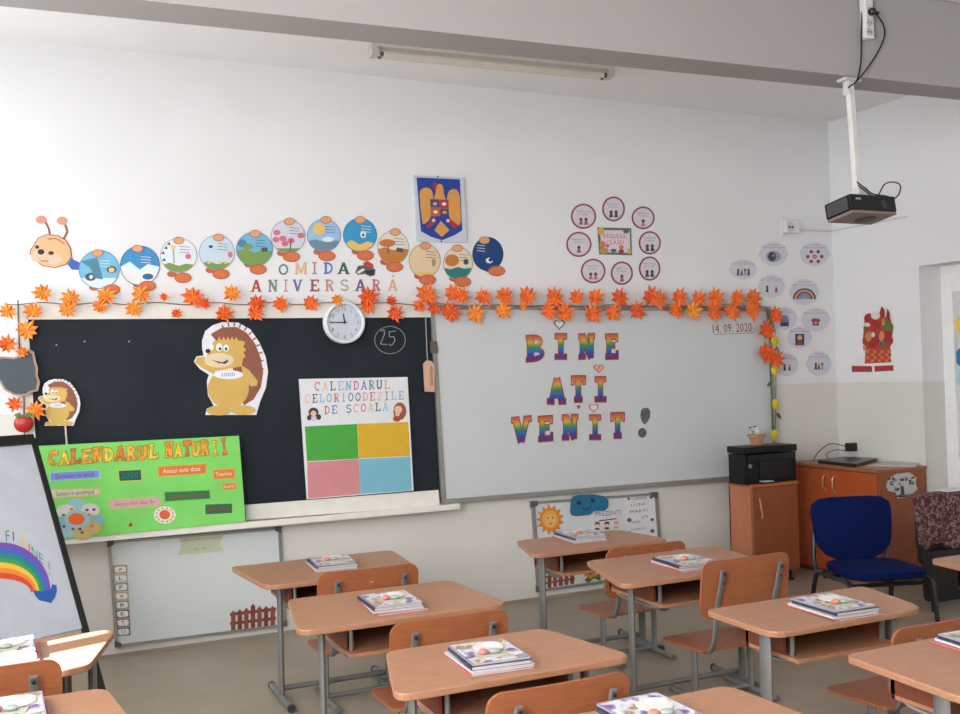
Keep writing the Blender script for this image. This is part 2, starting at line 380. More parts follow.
wb = thing('whiteboard', FW(600, 488, .02), 'large white marker board with thin aluminium rails, right of the blackboard', 'whiteboard')
mb = MB(); flat(mb, [(433, 309), (770, 310), (776.5, 474), (444.5, 499.5)], .02, .025); mb.build('writing_surface', M((200, 203, 205), .32, 0, 'wall'), wb)
mb = MB(); AL = M((158, 156, 152), .4, .5)
flat(mb, [(431, 304.5), (771, 306.5), (771, 311.5), (431, 309.5)], .018, .032)
flat(mb, [(431, 309), (434.5, 309), (446.5, 500), (442, 500)], .018, .032)
flat(mb, [(767.5, 311), (771.5, 311), (778, 474), (774, 474)], .018, .032)
flat(mb, [(442.5, 499.5), (778, 472.5), (778.3, 476.5), (443, 504)], .018, .036)
mb.build('frame', AL, wb)
mb = MB(); text(mb, '14. 09. 2020', 713, 333, 752, 331.2, 8.5, .0465); flat(mb, seg(714.5, 334.5, 754, 332.8, .5), .0455, .0003)
mb.build('marker_writing', M((140, 62, 52), .8), wb, label='handwritten date in red brown marker')
mb = MB(); flat(mb, [(430, 341), (437, 341), (438, 353), (431, 353)], .05, .012); mb.build('latch', M((96, 84, 74), .5), wb)
mb = MB(); mb.tube([FW(425.6, 318, .07), FW(427.5, 363, .07)], .004, m=1)
pl_ = [(424, 364), (427, 360.5), (431.5, 361), (434.5, 364.5), (434.8, 392), (425.5, 391.5)]
flat(mb, pl_, .06, .018); flat(mb, [(430, 366), (432.5, 366), (433, 386), (430.5, 386)], .0782, .0006, 2)
props(mb.build('board_ruler', [M((206, 164, 140), .6), GREY, M((176, 128, 104), .6)]), 'pinkish wooden board tool hanging from a thin rod at the right end of the blackboard', 'board tool')

# lower whiteboards
def low_board(quad, label, fr=3.0, corner=6):
    (x0, y0), (x1, y1), (x2, y2), (x3, y3) = quad; c = Vector(FW((x0+x1+x2+x3)/4, y2, .01))
    t = thing('small_whiteboard', c, label, 'whiteboard')
    mb = MB(); flat(mb, quad, .004, .012); mb.build('writing_surface', M((206, 211, 211), .35, 0, 'wall'), t)
    mb = MB()
    def rim(a, b, dx, dy): flat(mb, [a, b, (b[0]+dx, b[1]+dy), (a[0]+dx, a[1]+dy)], .004, .02)
    rim(quad[0], quad[1], 0, fr*.8); rim(quad[3], quad[2], 0, -fr*.7); rim(quad[0], quad[3], fr, 0); rim(quad[1], quad[2], -fr, 0)
    mb.build('frame', M((150, 150, 148), .4, .5), t)
    for i, (x, y) in enumerate(quad):
        sx = 1 if i in (0, 3) else -1; sy = 1 if i < 2 else -1
        m2 = MB(); flat(m2, [(x-.5*sx, y-.5*sy), (x+corner*sx, y-.5*sy-(.4 if sx > 0 else -.4)), (x+corner*sx, y+corner*.55*sy), (x+corner*.5*sx, y+corner*.8*sy), (x-.5*sx, y+corner*sy)], .004, .024); m2.build('corner_cap', M((84, 86, 86), .5), t)
    return t
lb = low_board([(108, 541.5), (281, 527.3), (286.5, 626), (115.5, 647)], 'small whiteboard below the blackboard with letter cards and a brown fence cutout')
rb = low_board([(532, 502), (657.5, 492.8), (664, 574), (538, 592)], 'small whiteboard under the large one with sun, cloud and attendance list')

# green sign, letter cards and fences on the small boards
BRN = M((136, 74, 56), .7)
sg = poly_thing('paper_scroll', 'pale green paper scroll sign at the top of the small left whiteboard', 'paper sign',
    [(M((188, 194, 166), .7), Z([(375, 82), (480, 72), (595, 70), (578, 100), (575, 118), (598, 150), (370, 168), (388, 140), (388, 110)], 100, 520, 4.8)),
     (M((172, 178, 150), .7), Z([(380, 90), (592, 78), (585, 90), (388, 104)], 100, 520, 4.8))], .017)
mb = MB(); text(mb, 'Azi este', *Z([(452, 143)], 100, 520, 4.8)[0], *Z([(512, 137)], 100, 520, 4.8)[0], 2, .0205); text(mb, '*', 199, 545.5, 200.5, 545.3, 2, .0205)
mb.build('lettering', M((110, 112, 96), .8), sg)
cards = [((176, 140, 120), 'A'), ((196, 176, 156), 'L'), ((150, 156, 150), 'F'), ((196, 170, 140), 'A'), ((150, 158, 130), 'B'), ((112, 108, 122), 'E'), ((170, 110, 96), 'T'), ((92, 112, 140), 'U')]
ords = ['topmost', 'second from top', 'third from top', 'fourth from top', 'fourth from bottom', 'third from bottom', 'second from bottom', 'lowest']
cn = ['reddish brown', 'pale tan', 'grey green', 'tan', 'olive green', 'dark grey', 'red edged', 'blue edged']
for i, (c, ch) in enumerate(cards):
    x = 112.6+i*.45; y = 565.6+i*8.9; r = M(c, .7)
    o = poly_thing('letter_card', '%s letter card, %s in the vertical strip on the small left whiteboard' % (cn[i], ords[i]), 'letter card',
        [(r, [(x, y), (x+14.4, y-.9), (x+14.9, y+7.3), (x+.5, y+8.3)]), (PAPER, [(x+2, y+2), (x+4, y+1.2), (x+11.5, y+.7), (x+13.2, y+1.6), (x+13.4, y+5.6), (x+11.5, y+6.5), (x+4.2, y+7), (x+2.4, y+6.2)])], .017, 'letter cards on the small whiteboard')
    mb = MB(); text(mb, ch, x+6, y+5.6, x+9.6, y+5.2, 3.6, .0206); mb.build('lettering', M((92, 78, 76), .8), o)
def fence(name, label, x0, y0, x1, y1, n, h, group):
    mb = MB(); s = (y1-y0)/(x1-x0)
    for i in range(n):
        x = x0+(x1-x0)*(i+.5)/n; wv = (x1-x0)/n*.33; yt = y0+s*(x-x0); hh = h*(1 if i == n//2 else .9-.05*abs(i-n//2)/2)
        flat(mb, [(x-wv, yt), (x-wv, yt-hh+2.6), (x, yt-hh), (x+wv, yt-hh+2.6), (x+wv, yt)], .0175, .002, i % 2)
    rh = 3 if h > 20 else 1.8
    for k in (.25, .62): flat(mb, [(x0, y0-h*k), (x1, y1-h*k), (x1, y1-h*k-rh), (x0, y0-h*k-rh)], .017, .0018, 1)
    props(mb.build(name, [BRN, M((118, 62, 46), .7)]), label, 'fence cutout', group)
fence('fence_cutout', 'brown paper picket fence at the bottom right of the small left whiteboard', 230, 631.5, 276, 626, 7, 25, None)
fence('fence_cutout', 'brown paper picket fence on the small right whiteboard, seen below the back row desk', 541, 589, 575, 583.5, 6, 16.5, None)
# sun, cloud, flower, list on right small board
def rays(cx, cy, r0, r1, n, ry=1.0, rot=0):
    return [(cx+(r1 if k % 2 else r0)*math.cos(PI*k/n+rot), cy+(r1 if k % 2 else r0)*math.sin(PI*k/n+rot)*ry) for k in range(2*n)]
poly_thing('sun_cutout', 'orange paper sun with a face on the small right whiteboard', 'sun cutout',
    [(M((214, 128, 40), .7), rays(550.3, 519.5, 9.8, 14, 13, 1.12)), (M((226, 160, 70), .7), E(550.3, 519.5, 8, 9)), (M((230, 180, 110), .7), E(550.3, 520.5, 5.2, 6)), (M((90, 50, 30), .7), E(548, 518, .9, .9, 8)), (M((90, 50, 30), .7), E(552.7, 517.7, .9, .9, 8)),
     (M((150, 60, 40), .7), [(547.5, 522.5), (550.4, 523.6), (553.3, 522.2), (550.6, 525)])], .017)
cl = Z([(298, 190), (302, 130), (310, 100), (350, 88), (430, 84), (500, 96), (526, 120), (526, 160), (505, 182), (440, 185), (415, 208), (330, 215), (305, 208)], 520, 480, 5.95)
poly_thing('cloud_cutout', 'blue paper cloud with closed eyes and a smile on the small right whiteboard', 'cloud cutout',
    [(M((28, 104, 140), .7), cl), (M((14, 34, 60), .7), Z([(335, 130), (365, 128), (362, 146), (345, 148)], 520, 480, 5.95)), (M((14, 34, 60), .7), Z([(420, 110), (448, 116), (440, 134), (424, 130)], 520, 480, 5.95)),
     (M((14, 34, 60), .7), Z([(370, 172), (400, 178), (428, 155), (426, 150), (400, 172), (370, 167)], 520, 480, 5.95))], .0255)
poly_thing('flower_cutout', 'orange paper flower with green leaves at the foot of the small right whiteboard', 'flower cutout',
    [(M((82, 104, 62), .7), Z([(395, 608), (385, 595), (420, 560), (480, 560), (478, 600), (440, 585), (410, 612)], 520, 480, 5.95)), (M((206, 128, 52), .7), rays(590.5, 573, 5, 8, 6, .8)), (M((150, 80, 40), .7), E(590.5, 573, 2.4, 2.2))], .017)
kp = poly_thing('attendance_sheet', 'white sheet with three children faces under the word PREZENTI on the small right whiteboard', 'attendance sheet',
    [(M((212, 208, 210), .7), Z([(440, 195), (600, 178), (606, 292), (446, 302)], 520, 480, 5.95)), (M((122, 60, 56), .7), Z([(468, 240), (575, 226), (576, 233), (470, 247)], 520, 480, 5.95))], .017)
for i, (x, c) in enumerate(((460, (110, 60, 50)), (518, (40, 34, 40)), (572, (190, 150, 130)))):
    mb = MB(); q = lambda *a: Z(a, 520, 480, 5.95)
    flat(mb, E(520+x/5.95, 480+(262-i*2)/5.95, 2.6, 2.3, 12), .0188, .0006); flat(mb, E(520+x/5.95, 480+(270-i*2)/5.95, 1.8, 1.5, 10), .0194, .0006, 1); flat(mb, E(520+x/5.95, 480+(291-i*4)/5.95, 2.6, 1.1, 10), .0188, .0006)
    mb.build('child_face', [M(c, .7), M((226, 190, 170), .7)], kp)
mb = MB(); text(mb, 'PREZENȚI', *Z([(450, 218)], 520, 480, 5.95)[0], *Z([(600, 204)], 520, 480, 5.95)[0], 4.6, .0202); mb.build('lettering', M((110, 110, 122), .8), kp)
ls = poly_thing('word_list', 'white sheet with a column of printed words at the right of the small right whiteboard', 'paper list', [(M((216, 214, 216), .7), [(624, 497.5), (655.5, 495), (659, 538), (627, 541)])], .017)
mb = MB(); S_ = 10.986
for (s, xa, y, xb, y2, h) in (('CALENDAR', 345, 222, 515, 205, 26), ('LUNI', 345, 292, 495, 276, 30), ('MARTI', 330, 366, 522, 345, 30), ('JOI', 455, 424, 525, 414, 30), ('VINERI', 345, 482, 440, 470, 30), ('SAMBATA', 340, 556, 500, 540, 22)):
    mb = MB(); text(mb, s, 600+xa/S_, 480+y/S_, 600+xb/S_, 480+y2/S_, h/S_, .0192); mb.build('lettering', M((96, 94, 104), .8), ls)
for x, y, r in ((315, 206, 16), (562, 190, 20), (575, 436, 20), (575, 560, 24), (322, 440, 26), (322, 570, 12)): m2 = MB(); flat(m2, E(600+x/S_, 480+y/S_, r/S_, r/S_*.9, 10), .0186, .0004); m2.build('small_picture', M((96, 94, 104), .8), ls)


# ------------------------------------------------------------------ green poster
B3 = .06
PO = thing('nature_calendar_poster', FW(140, 535, .05), 'bright green calendar poster with orange title letters leaning on the chalk ledge', 'poster')
PB = .118
mb = MB(); flat(mb, [(34, 446.2), (239, 435.7), (245.6, 521.8), (43, 541.5)], PB, .004); mb.build('backing', M((122, 208, 98), .65, 0, 'floor'), PO)
pb = PB+.0041
def title(word, xa, ya, xb, yb, h, tilts=None):
    n = len(word)
    for i, ch in enumerate(word):
        wd = (xb-xa)/n; x = xa+wd*i; y = ya+(yb-ya)*(i+.5)/n; jit = [0, 1.2, -.5, .8, -.7, .5, -.9, .3, .9, -.4][i % 10]
        wi = .62 if ch == 'I' else .93
        mb = MB(); put_glyph(mb, ch, x+wd*(1-wi)/2, y-h+jit, x+wd*(1+wi)/2, y+jit*.5, pb, .002, 0, FW, .3, .045, 2.0 if ch == 'I' else 0, 1)
        put_glyph(mb, ch, x+wd*(1-wi)/2, y-h+jit, x+wd*(1+wi)/2, y+jit*.5, pb+.002, .001, 1, FW, .3, 0, 2.0 if ch == 'I' else 0, 1)
        c = [(222, 150, 40), (226, 170, 60), (206, 120, 40), (220, 190, 60)][(i*3) % 4]
        mb.build('title_letter', [M((150, 82, 34), .7), M(c, .7, 0, 'leaf')], PO)
title('CALENDARUL', 47.5, 466, 159, 459, 14.5); title('NATURII', 164.5, 458, 227.5, 455, 15)
def tag_px(x0, y0, x1, y1, x2, y2, x3, y3, c, border, s, tcx, lab, h=.5):
    mb = MB(); e = 1.3
    flat(mb, [(x0-e, y0-e*.8), (x1+e, y1-e*.8), (x2+e, y2+e*.8), (x3-e, y3+e*.8)], pb, .0008, 1); flat(mb, [(x0, y0), (x1, y1), (x2, y2), (x3, y3)], pb+.0008, .0006)
    hh = (y3-y0)*h; ins = (x1-x0)*.1
    t = mb.build('word_label', [M(c, .7), M(border, .7)], PO, label=lab)
    m2 = MB(); text(m2, s, x0+ins, (y0+y3)/2+hh*.45, x1-ins, (y1+y2)/2+hh*.45, hh, pb+.0018); m2.build('lettering', M(tcx, .8), t)
Zp = lambda *a: [v for p in Z(a, 40, 460, 8.93) for v in p]
Zq = lambda *a: [v for p in Z(a, 150, 440, 7.93) for v in p]
tag_px(*Zp((95, 118), (525, 92), (530, 155), (100, 182)), (120, 140, 214), (150, 200, 190), 'Suntem in anul', (120, 40, 140), 'lilac label with purple words', .62)
tag_px(*Zp((102, 270), (525, 258), (525, 306), (100, 340)), (206, 200, 176), (214, 180, 100), 'Suntem in anotimpul', (66, 84, 84), 'cream label with dark words', .6)
tag_px(*Zp((703, 98), (900, 88), (905, 178), (712, 186)), (22, 82, 70), (196, 190, 90), '2020', (16, 120, 110), 'dark green label with the year', .6)
tag_px(*Zq((65, 215), (437, 192), (440, 262), (72, 285)), (214, 118, 44), (190, 180, 80), 'Astazi este data', (240, 220, 200), 'wide orange label with pale words', .5)
tag_px(*Zq((503, 240), (665, 228), (668, 298), (508, 308)), (218, 122, 50), (196, 180, 80), 'Toamna', (240, 215, 190), 'small orange label with a pale word', .5)
tag_px(*Zq((580, 348), (676, 342), (680, 385), (585, 392)), (208, 122, 62), (190, 176, 90), 'luni', (240, 215, 190), 'smallest orange label', .55)
tag_px(*Zq((118, 415), (470, 400), (475, 462), (122, 485)), (32, 112, 62), (110, 190, 100), 'Suntem in luna', (150, 60, 50), 'long green label with red words', .55)
tag_px(*Zq((438, 512), (650, 505), (650, 578), (440, 590)), (26, 104, 66), (140, 200, 120), 'Septembrie', (150, 50, 46), 'short green label with a red word', .5)
tag_px(109.8, 500.5, 159.3, 497.2, 160, 505.5, 110.5, 508.5, (206, 164, 160), (180, 190, 140), 'Astazi este ziua de', (170, 90, 90), 'pale pink label with faint words', .45)
mb = MB()
for i, (x, y, c) in enumerate(((77, 505, 0), (66, 511, 1), (90, 510, 1), (95, 521, 2), (62, 523, 2), (68, 531, 0), (82, 533, 3), (92, 528, 3))):
    flat(mb, E(x, y, 9.5, 6.5), pb+.0002*i, .0008, c)
flat(mb, E(77, 519, 13, 9), pb+.0026, .0006, 0); flat(mb, E(76.5, 519, 8.2, 6), pb+.0034, .0006, 4)
for x, y, c in ((87, 510, 5), (64, 526.5, 5), (71.5, 509, 4), (89, 514.5, 4), (92, 526, 4), (80, 529, 5), (94, 509.5, 5), (63.5, 515, 6), (82, 532.5, 6), (73, 529, 6)): flat(mb, E(x, y, 1.8, 1.3, 10), pb+.0034, .0004, c)
mb.build('weather_wheel', [M((150, 190, 196), .7), M((206, 208, 196), .7), M((130, 172, 178), .7), M((196, 170, 110), .7), M((226, 100, 36), .7), M((60, 60, 140), .7), M((120, 84, 60), .7)], PO, label='cloud shaped weather wheel with an orange centre')
mb = MB(); flat(mb, E(164.8, 515, 11, 8.6), pb, .0006, 0)
flat(mb, rays(164.8, 515, 7.5, 10.4, 12, .8), pb+.0006, .0004, 1); flat(mb, E(164.8, 515, 7.6, 6), pb+.001, .0004, 0); flat(mb, E(164.8, 514.6, 5.4, 4.8), pb+.0015, .0006, 2)
mb.build('sun_picture', [M((222, 226, 216), .7), M((214, 150, 130), .7), M((214, 100, 40), .7)], PO)
mb = MB(); flat(mb, [(128.6, 524.5), (130.5, 522.8), (132.8, 524), (131, 527), (129, 526.6)], pb, .001); flat(mb, seg(130.6, 519.5, 130.8, 523, .5), pb, .001, 1); mb.build('small_picture', [M((150, 70, 40), .7), M((120, 150, 90), .7)], PO)

# ------------------------------------------------------------------ 100 days poster
HP = thing('school_days_poster', FW(360, 494, .06), 'white poster of coloured capitals above four coloured squares on the blackboard', 'poster')
mb = MB(); flat(mb, [(298.8, 379), (407.6, 377), (413.6, 490.6), (306.7, 499.4)], .045, .004); mb.build('backing', M((222, 222, 226), .6), HP)
z5 = lambda *a: Z(a, 290, 370, 5.1)
for n_, c, q in (('green', (70, 162, 60), z5((75, 288), (342, 275), (350, 452), (87, 466))), ('yellow', (214, 170, 40), z5((343, 275), (603, 265), (613, 438), (351, 451))),
              ('pink', (206, 136, 142), z5((88, 470), (351, 454), (358, 632), (93, 655))), ('blue', (120, 180, 200), z5((352, 454), (613, 441), (622, 614), (359, 631)))):
    mb = MB(); flat(mb, q, .0491, .0006); mb.build('coloured_square', M(c, .65), HP, label=n_+' square')
pal = [(206, 110, 110), (80, 130, 140), (120, 170, 200), (214, 190, 160), (84, 110, 130), (190, 110, 120), (90, 110, 110), (206, 160, 150), (110, 130, 190), (150, 180, 214)]
def row(word, xa, ya, xb, yb, h, parent, off, k0=0, scale=.8, pl=FW, wgt=.2):
    n = len(word)
    for i, ch in enumerate(word):
        if ch == ' ': continue
        wd = (xb-xa)/n; x = xa+wd*i; y = ya+(yb-ya)*(i+.5)/n; wi = scale*(.6 if ch in 'I1' else 1)
        mb = MB(); base = {'Ș': 'S', 'Ă': 'A'}.get(ch, ch)
        put_glyph(mb, base, x+wd*(1-wi)/2, y-h, x+wd*(1+wi)/2, y, off, .0006, 0, pl, wgt, 0, 0, .4)
        if ch == 'Ș': flat(mb, E(x+wd/2, y+1.2, .5, .6, 8), off, .0006)
        if ch == 'Ă': flat(mb, [(x+wd*.3, y-h-1.6), (x+wd*.7, y-h-1.7), (x+wd*.5, y-h-.7)], off, .0006)
        mb.build('title_letter', M(pal[(i*3+k0) % 10], .7), parent)
row('CALENDARUL', *z5((120, 108))[0], *z5((515, 98))[0], 9.2, HP, .0491)
row('CELOR100DEZILE', *z5((72, 170))[0], *z5((585, 152))[0], 8.8, HP, .0491, 3)
row('DE ȘCOALĂ', *z5((170, 228))[0], *z5((505, 208))[0], 8.6, HP, .0491, 5)
mb = MB(); q = lambda x, y, rx, ry, m, k: flat(mb, E(*z5((x, y))[0], rx/5.1, ry/5.1, 12), .0491+k*.0004, .0006, m)
q(120, 215, 26, 24, 0, 0); q(120, 222, 15, 15, 1, 1); q(98, 243, 12, 14, 0, 0); q(146, 240, 13, 15, 0, 0); q(122, 248, 14, 14, 2, 1)
mb.build('girl_sticker', [M((66, 56, 60), .7), M((222, 186, 160), .7), M((200, 200, 214), .7)], HP)
mb = MB(); q(560, 210, 34, 46, 0, 0); q(552, 202, 20, 20, 1, 1); q(545, 248, 20, 16, 2, 1); q(548, 226, 12, 10, 1, 2)
mb.build('boy_sticker', [M((150, 84, 56), .7), M((226, 186, 160), .7), M((170, 70, 50), .7)], HP)

# ------------------------------------------------------------------ hedgehogs
def hedgehog(name, tx, label, base, stick=None):
    W_, B_, Y_, L_, K_ = M((226, 226, 232), .7), M((140, 84, 64), .7), M((208, 170, 90), .7), M((222, 204, 170), .7), M((50, 34, 34), .7)
    o = thing(name, FW(*tx((250, 650)), base), label, 'hedgehog cutout')
    f = lambda pts: [tx(p) for p in pts]
    def el(x, y, rx, ry, n=20, rot=0): return f(E(x, y, rx, ry, n, 0, 2*PI, rot))
    mb = MB(); flat(mb, f([(75, 190), (95, 130), (140, 95), (200, 75), (300, 78), (375, 120), (430, 200), (470, 290), (485, 380), (472, 480), (435, 570), (412, 652), (95, 652), (105, 612), (148, 595), (112, 530), (105, 440), (118, 402), (60, 365), (24, 320), (42, 288), (85, 282), (76, 240)]), base, .003)
    mb.build('backing', W_, o)
    mb = MB(); flat(mb, f([(128, 150), (200, 108), (290, 105), (350, 140), (405, 210), (440, 300), (455, 390), (440, 480), (395, 555), (335, 592), (300, 500), (250, 300)]), base+.0031, .0008)
    for k in range(15):
        a = -1.9+k*.2; flat(mb, f(seg(262+165*math.cos(a)*1.0, 340+238*math.sin(a), 262+196*math.cos(a), 340+262*math.sin(a), 9)), base+.0031, .0006)
    mb.build('spines', B_, o)
    mb = MB()
    sp = [(150, 190)]+[(170+k*13, 165 if k % 2 else 190) for k in range(11)]+[(322, 190), (345, 200), (330, 225), (350, 250), (332, 262), (345, 290), (330, 300), (320, 350), (150, 380), (100, 300), (118, 250)]
    flat(mb, f(sp), base+.004, .0008)
    flat(mb, el(238, 490, 128, 120, 26), base+.004, .001); flat(mb, f([(150, 400), (80, 362), (30, 325), (45, 292), (90, 290), (160, 345)]), base+.0042, .001)
    flat(mb, f([(320, 345), (365, 370), (420, 440), (415, 470), (380, 475), (330, 440)]), base+.005, .001)
    flat(mb, el(180, 625, 78, 30), base+.0046, .001); flat(mb, el(330, 622, 78, 30), base+.0046, .001)
    mb.build('body', Y_, o)
    mb = MB(); flat(mb, el(180, 312, 92, 45), base+.005, .0006); mb.build('muzzle', L_, o)
    mb = MB(); flat(mb, el(132, 232, 16, 22), base+.006, .0006); flat(mb, el(182, 232, 20, 26), base+.006, .0006); flat(mb, el(224, 236, 18, 22), base+.006, .0006); mb.build('eye', M((232, 232, 232), .6), o)
    mb = MB(); flat(mb, el(186, 240, 8, 10, 10), base+.0068, .0005); flat(mb, el(224, 242, 8, 10, 10), base+.0068, .0005); flat(mb, el(112, 255, 16, 14, 12), base+.0068, .0012); flat(mb, f([(135, 310), (200, 326), (226, 314), (232, 305), (238, 318), (220, 334), (180, 330)]), base+.0068, .0005); mb.build('nose', K_, o)
    mb = MB(); flat(mb, el(240, 402, 92, 28), base+.0062, .0008); mb.build('name_tag', M((230, 232, 236), .6), o)
    mb = MB(); text(mb, '1000', *tx((198, 414)), *tx((280, 410)), abs(tx((0, 0))[1]-tx((0, 24))[1]), base+.0072); mb.build('lettering', M((90, 120, 170), .7), o)
    if stick:
        mb = MB(); mb.tube([FW(*stick[0], base-.003), FW(*stick[1], base-.003)], .005); mb.build('stick', M((206, 196, 176), .6), o)
hedgehog('hedgehog_cutout', lambda p: (190+p[0]/6.21, 310+p[1]/6.21), 'large yellow and brown hedgehog cutout in the middle of the blackboard', .034)
hedgehog('hedgehog_cutout', lambda p: (42.5+(p[0]-75)*.0925, 379+(p[1]-75)*.081), 'small hedgehog cutout on a stick standing behind the green poster', .05, ((65, 420), (67, 446)))

# ------------------------------------------------------------------ letters on the whiteboard
RB = M_ramp([(0, (110, 42, 96)), (.14, (96, 44, 120)), (.24, (44, 62, 150)), (.4, (34, 104, 170)), (.52, (44, 130, 96)), (.62, (110, 160, 60)), (.74, (214, 160, 60)), (.88, (206, 110, 60)), (1, (176, 84, 64))], .5)
OUT = M((150, 70, 66), .6)
LET = [('B', 118, 120, 215, 248, 4, 'first letter of the top word'), ('I', 252, 110, 328, 235, 0, 'second letter of the top word, under an outlined heart'), ('N', 372, 112, 455, 235, 2, 'third letter of the top word'), ('E', 497, 112, 568, 235, 1, 'last letter of the top word'),
       ('A', 225, 318, 315, 448, 0, 'first letter of the middle word'), ('T', 335, 312, 412, 440, 1, 'middle letter of the middle word'), ('I', 443, 315, 515, 437, 0, 'last letter of the middle word, under a striped heart'),
       ('V', 55, 510, 150, 640, 6, 'first letter of the bottom word'), ('E', 177, 505, 257, 628, 4, 'second letter of the bottom word'), ('N', 293, 497, 375, 620, 2, 'third letter of the bottom word'), ('I', 417, 497, 490, 618, 0, 'fourth letter of the bottom word, under a pale heart'), ('T', 523, 487, 598, 612, 1, 'last letter of the bottom word')]
for ch, x0, y0, x1, y1, rs, wh in LET:
    (a, b), (c, d) = Z([(x0, y0), (x1, y1)], 500, 310, 4.7625)
    mb = MB(); put_glyph(mb, ch, a+1, b+1, c-1, d-.5, .047, .002, 0, FW, .3, 0.05, 0, rs*.3, .17)
    o = mb.build('letter_cutout', OUT); props(o, 'rainbow letter %s, %s' % (ch, wh), 'letter', 'rainbow letters of the welcome greeting')
    mb = MB(); put_glyph(mb, ch, a+1, b+1, c-1, d-.5, .049, .0015, 0, FW, .3, 0, 0, rs*.3, .17); mb.build('rainbow_face', RB, o)
(a, b) = Z([(692, 500)], 500, 310, 4.7625)[0]
mb = MB(); G_ = M((92, 92, 92), .8, 0, 'leaf')
flat(mb, Z([(672, 480), (682, 467), (705, 466), (716, 480), (715, 510), (700, 535), (688, 545), (676, 530), (670, 505)], 500, 310, 4.7625), .047, .002); flat(mb, E(642.4, 432.8, 4.2, 4.8), .047, .002)
props(mb.build('exclamation_mark', G_), 'grey exclamation mark cutout at the end of the greeting', 'letter')
def heart(cx, cy, r):
    return [(cx+r*.0625*16*math.sin(t)**3, cy-r*.0625*(13*math.cos(t)-5*math.cos(2*t)-2*math.cos(3*t)-math.cos(4*t))) for t in [2*PI*i/24 for i in range(24)]]
for (x, y, r, c1, c2, lab) in ((283, 68, 27, (110, 96, 92), (214, 218, 220), 'outlined grey heart magnet above the top word'), (470, 277, 25, (196, 120, 96), (222, 176, 160), 'striped pink heart magnet above the middle word'), (446, 465, 24, (186, 120, 112), (216, 214, 216), 'pale heart magnet with red outline above the bottom word')):
    (hx, hy) = Z([(x, y)], 500, 310, 4.7625)[0]; r /= 4.7625
    ly = [(M(c1, .6), heart(hx, hy, r)), (M(c2, .6), heart(hx, hy, r*.72))]
    if 'striped' in lab: ly += [(M((190, 96, 70), .6), seg(hx-1.2, hy+1.8, hx+1.2, hy-2.4, 1.2))]
    poly_thing('heart_magnet', lab, 'heart', ly, .047, 'hearts on the whiteboard', t=.002)
poly_thing('comma_cutout', 'tiny red cedilla mark under the T of the middle word', 'letter mark', [(M((150, 70, 60), .6), Z([(364, 455), (380, 453), (383, 462), (374, 474), (370, 466)], 500, 310, 4.7625))], .047, t=.002)

# ------------------------------------------------------------------ wall letters OMIDA ANIVERSARA
z7 = lambda *a: Z(a, 260, 205, 7.138)
W1 = [('O', 130, 420, 205, 500, (112, 130, 122), 'grey green'), ('M', 248, 408, 338, 495, (214, 176, 140), 'tan'), ('I', 368, 408, 412, 493, (170, 110, 116), 'mauve'), ('D', 452, 408, 522, 493, (88, 118, 190), 'blue'), ('A', 552, 410, 640, 493, (66, 92, 84), 'dark green')]
for i, (ch, x0, y0, x1, y1, c, cn_) in enumerate(W1):
    (a, b), (c2, d) = z7((x0, y0), (x1, y1)); mb = MB(); put_glyph(mb, ch, a, b, c2, d, .0, .0015, 0, FW, .22, 0, 0, 0, .09)
    props(mb.build('wall_letter', M(c, .7)), '%s paper letter %s in the upper word on the wall above the clock' % (cn_, ch), 'letter', 'paper letters on the wall above the clock')
W2 = [('A', 122, 165, (176, 66, 76), 'crimson', 'first'), ('N', 190, 230, (120, 136, 130), 'grey green', 'second'), ('I', 250, 272, (200, 130, 130), 'pink', 'third'), ('V', 288, 328, (96, 116, 156), 'slate blue', 'fourth'), ('E', 355, 395, (150, 82, 92), 'maroon', 'fifth'), ('R', 415, 453, (190, 140, 132), 'rose', 'sixth'),
      ('S', 475, 513, (160, 164, 140), 'olive grey', 'seventh'), ('A', 535, 580, (110, 84, 130), 'purple', 'eighth'), ('R', 602, 637, (186, 110, 120), 'pink red', 'ninth'), ('A', 665, 705, (206, 176, 146), 'tan', 'last')]
for i, (ch, x0, x1, c, cn_, wh) in enumerate(W2):
    y0, y1 = 356-i*.3, 404-i*.4; (a, b), (c2, d) = Z([(x0, y0), (x1, y1)], 220, 190, 3.967)
    mb = MB(); put_glyph(mb, ch, a, b, c2, d, 0, .0015, 0, FW, .22, 0, 0, 0, .09)
    if wh == 'last': flat(mb, [(a+3.4, b-3.6), (a+7.2, b-3.9), (a+5.6, b-1.4)], 0, .0015)
    props(mb.build('wall_letter', M(c, .7)), '%s paper letter %s, %s of the lower word on the wall above the clock' % (cn_, ch, wh), 'letter', 'paper letters on the wall above the clock')
poly_thing('book_sticker', 'dark red and grey books sticker beside the upper paper word', 'sticker',
    [(M((84, 92, 96), .7), z7((680, 480), (700, 435), (745, 428), (825, 460), (820, 500), (790, 510), (745, 492), (700, 500))), (M((186, 66, 66), .7), z7((735, 415), (765, 398), (805, 420), (815, 452), (750, 440))), (M((40, 50, 66), .7), z7((745, 470), (815, 462), (812, 498), (780, 502))), (PAPER, z7((690, 478), (735, 452), (750, 462), (705, 492)))], 0)

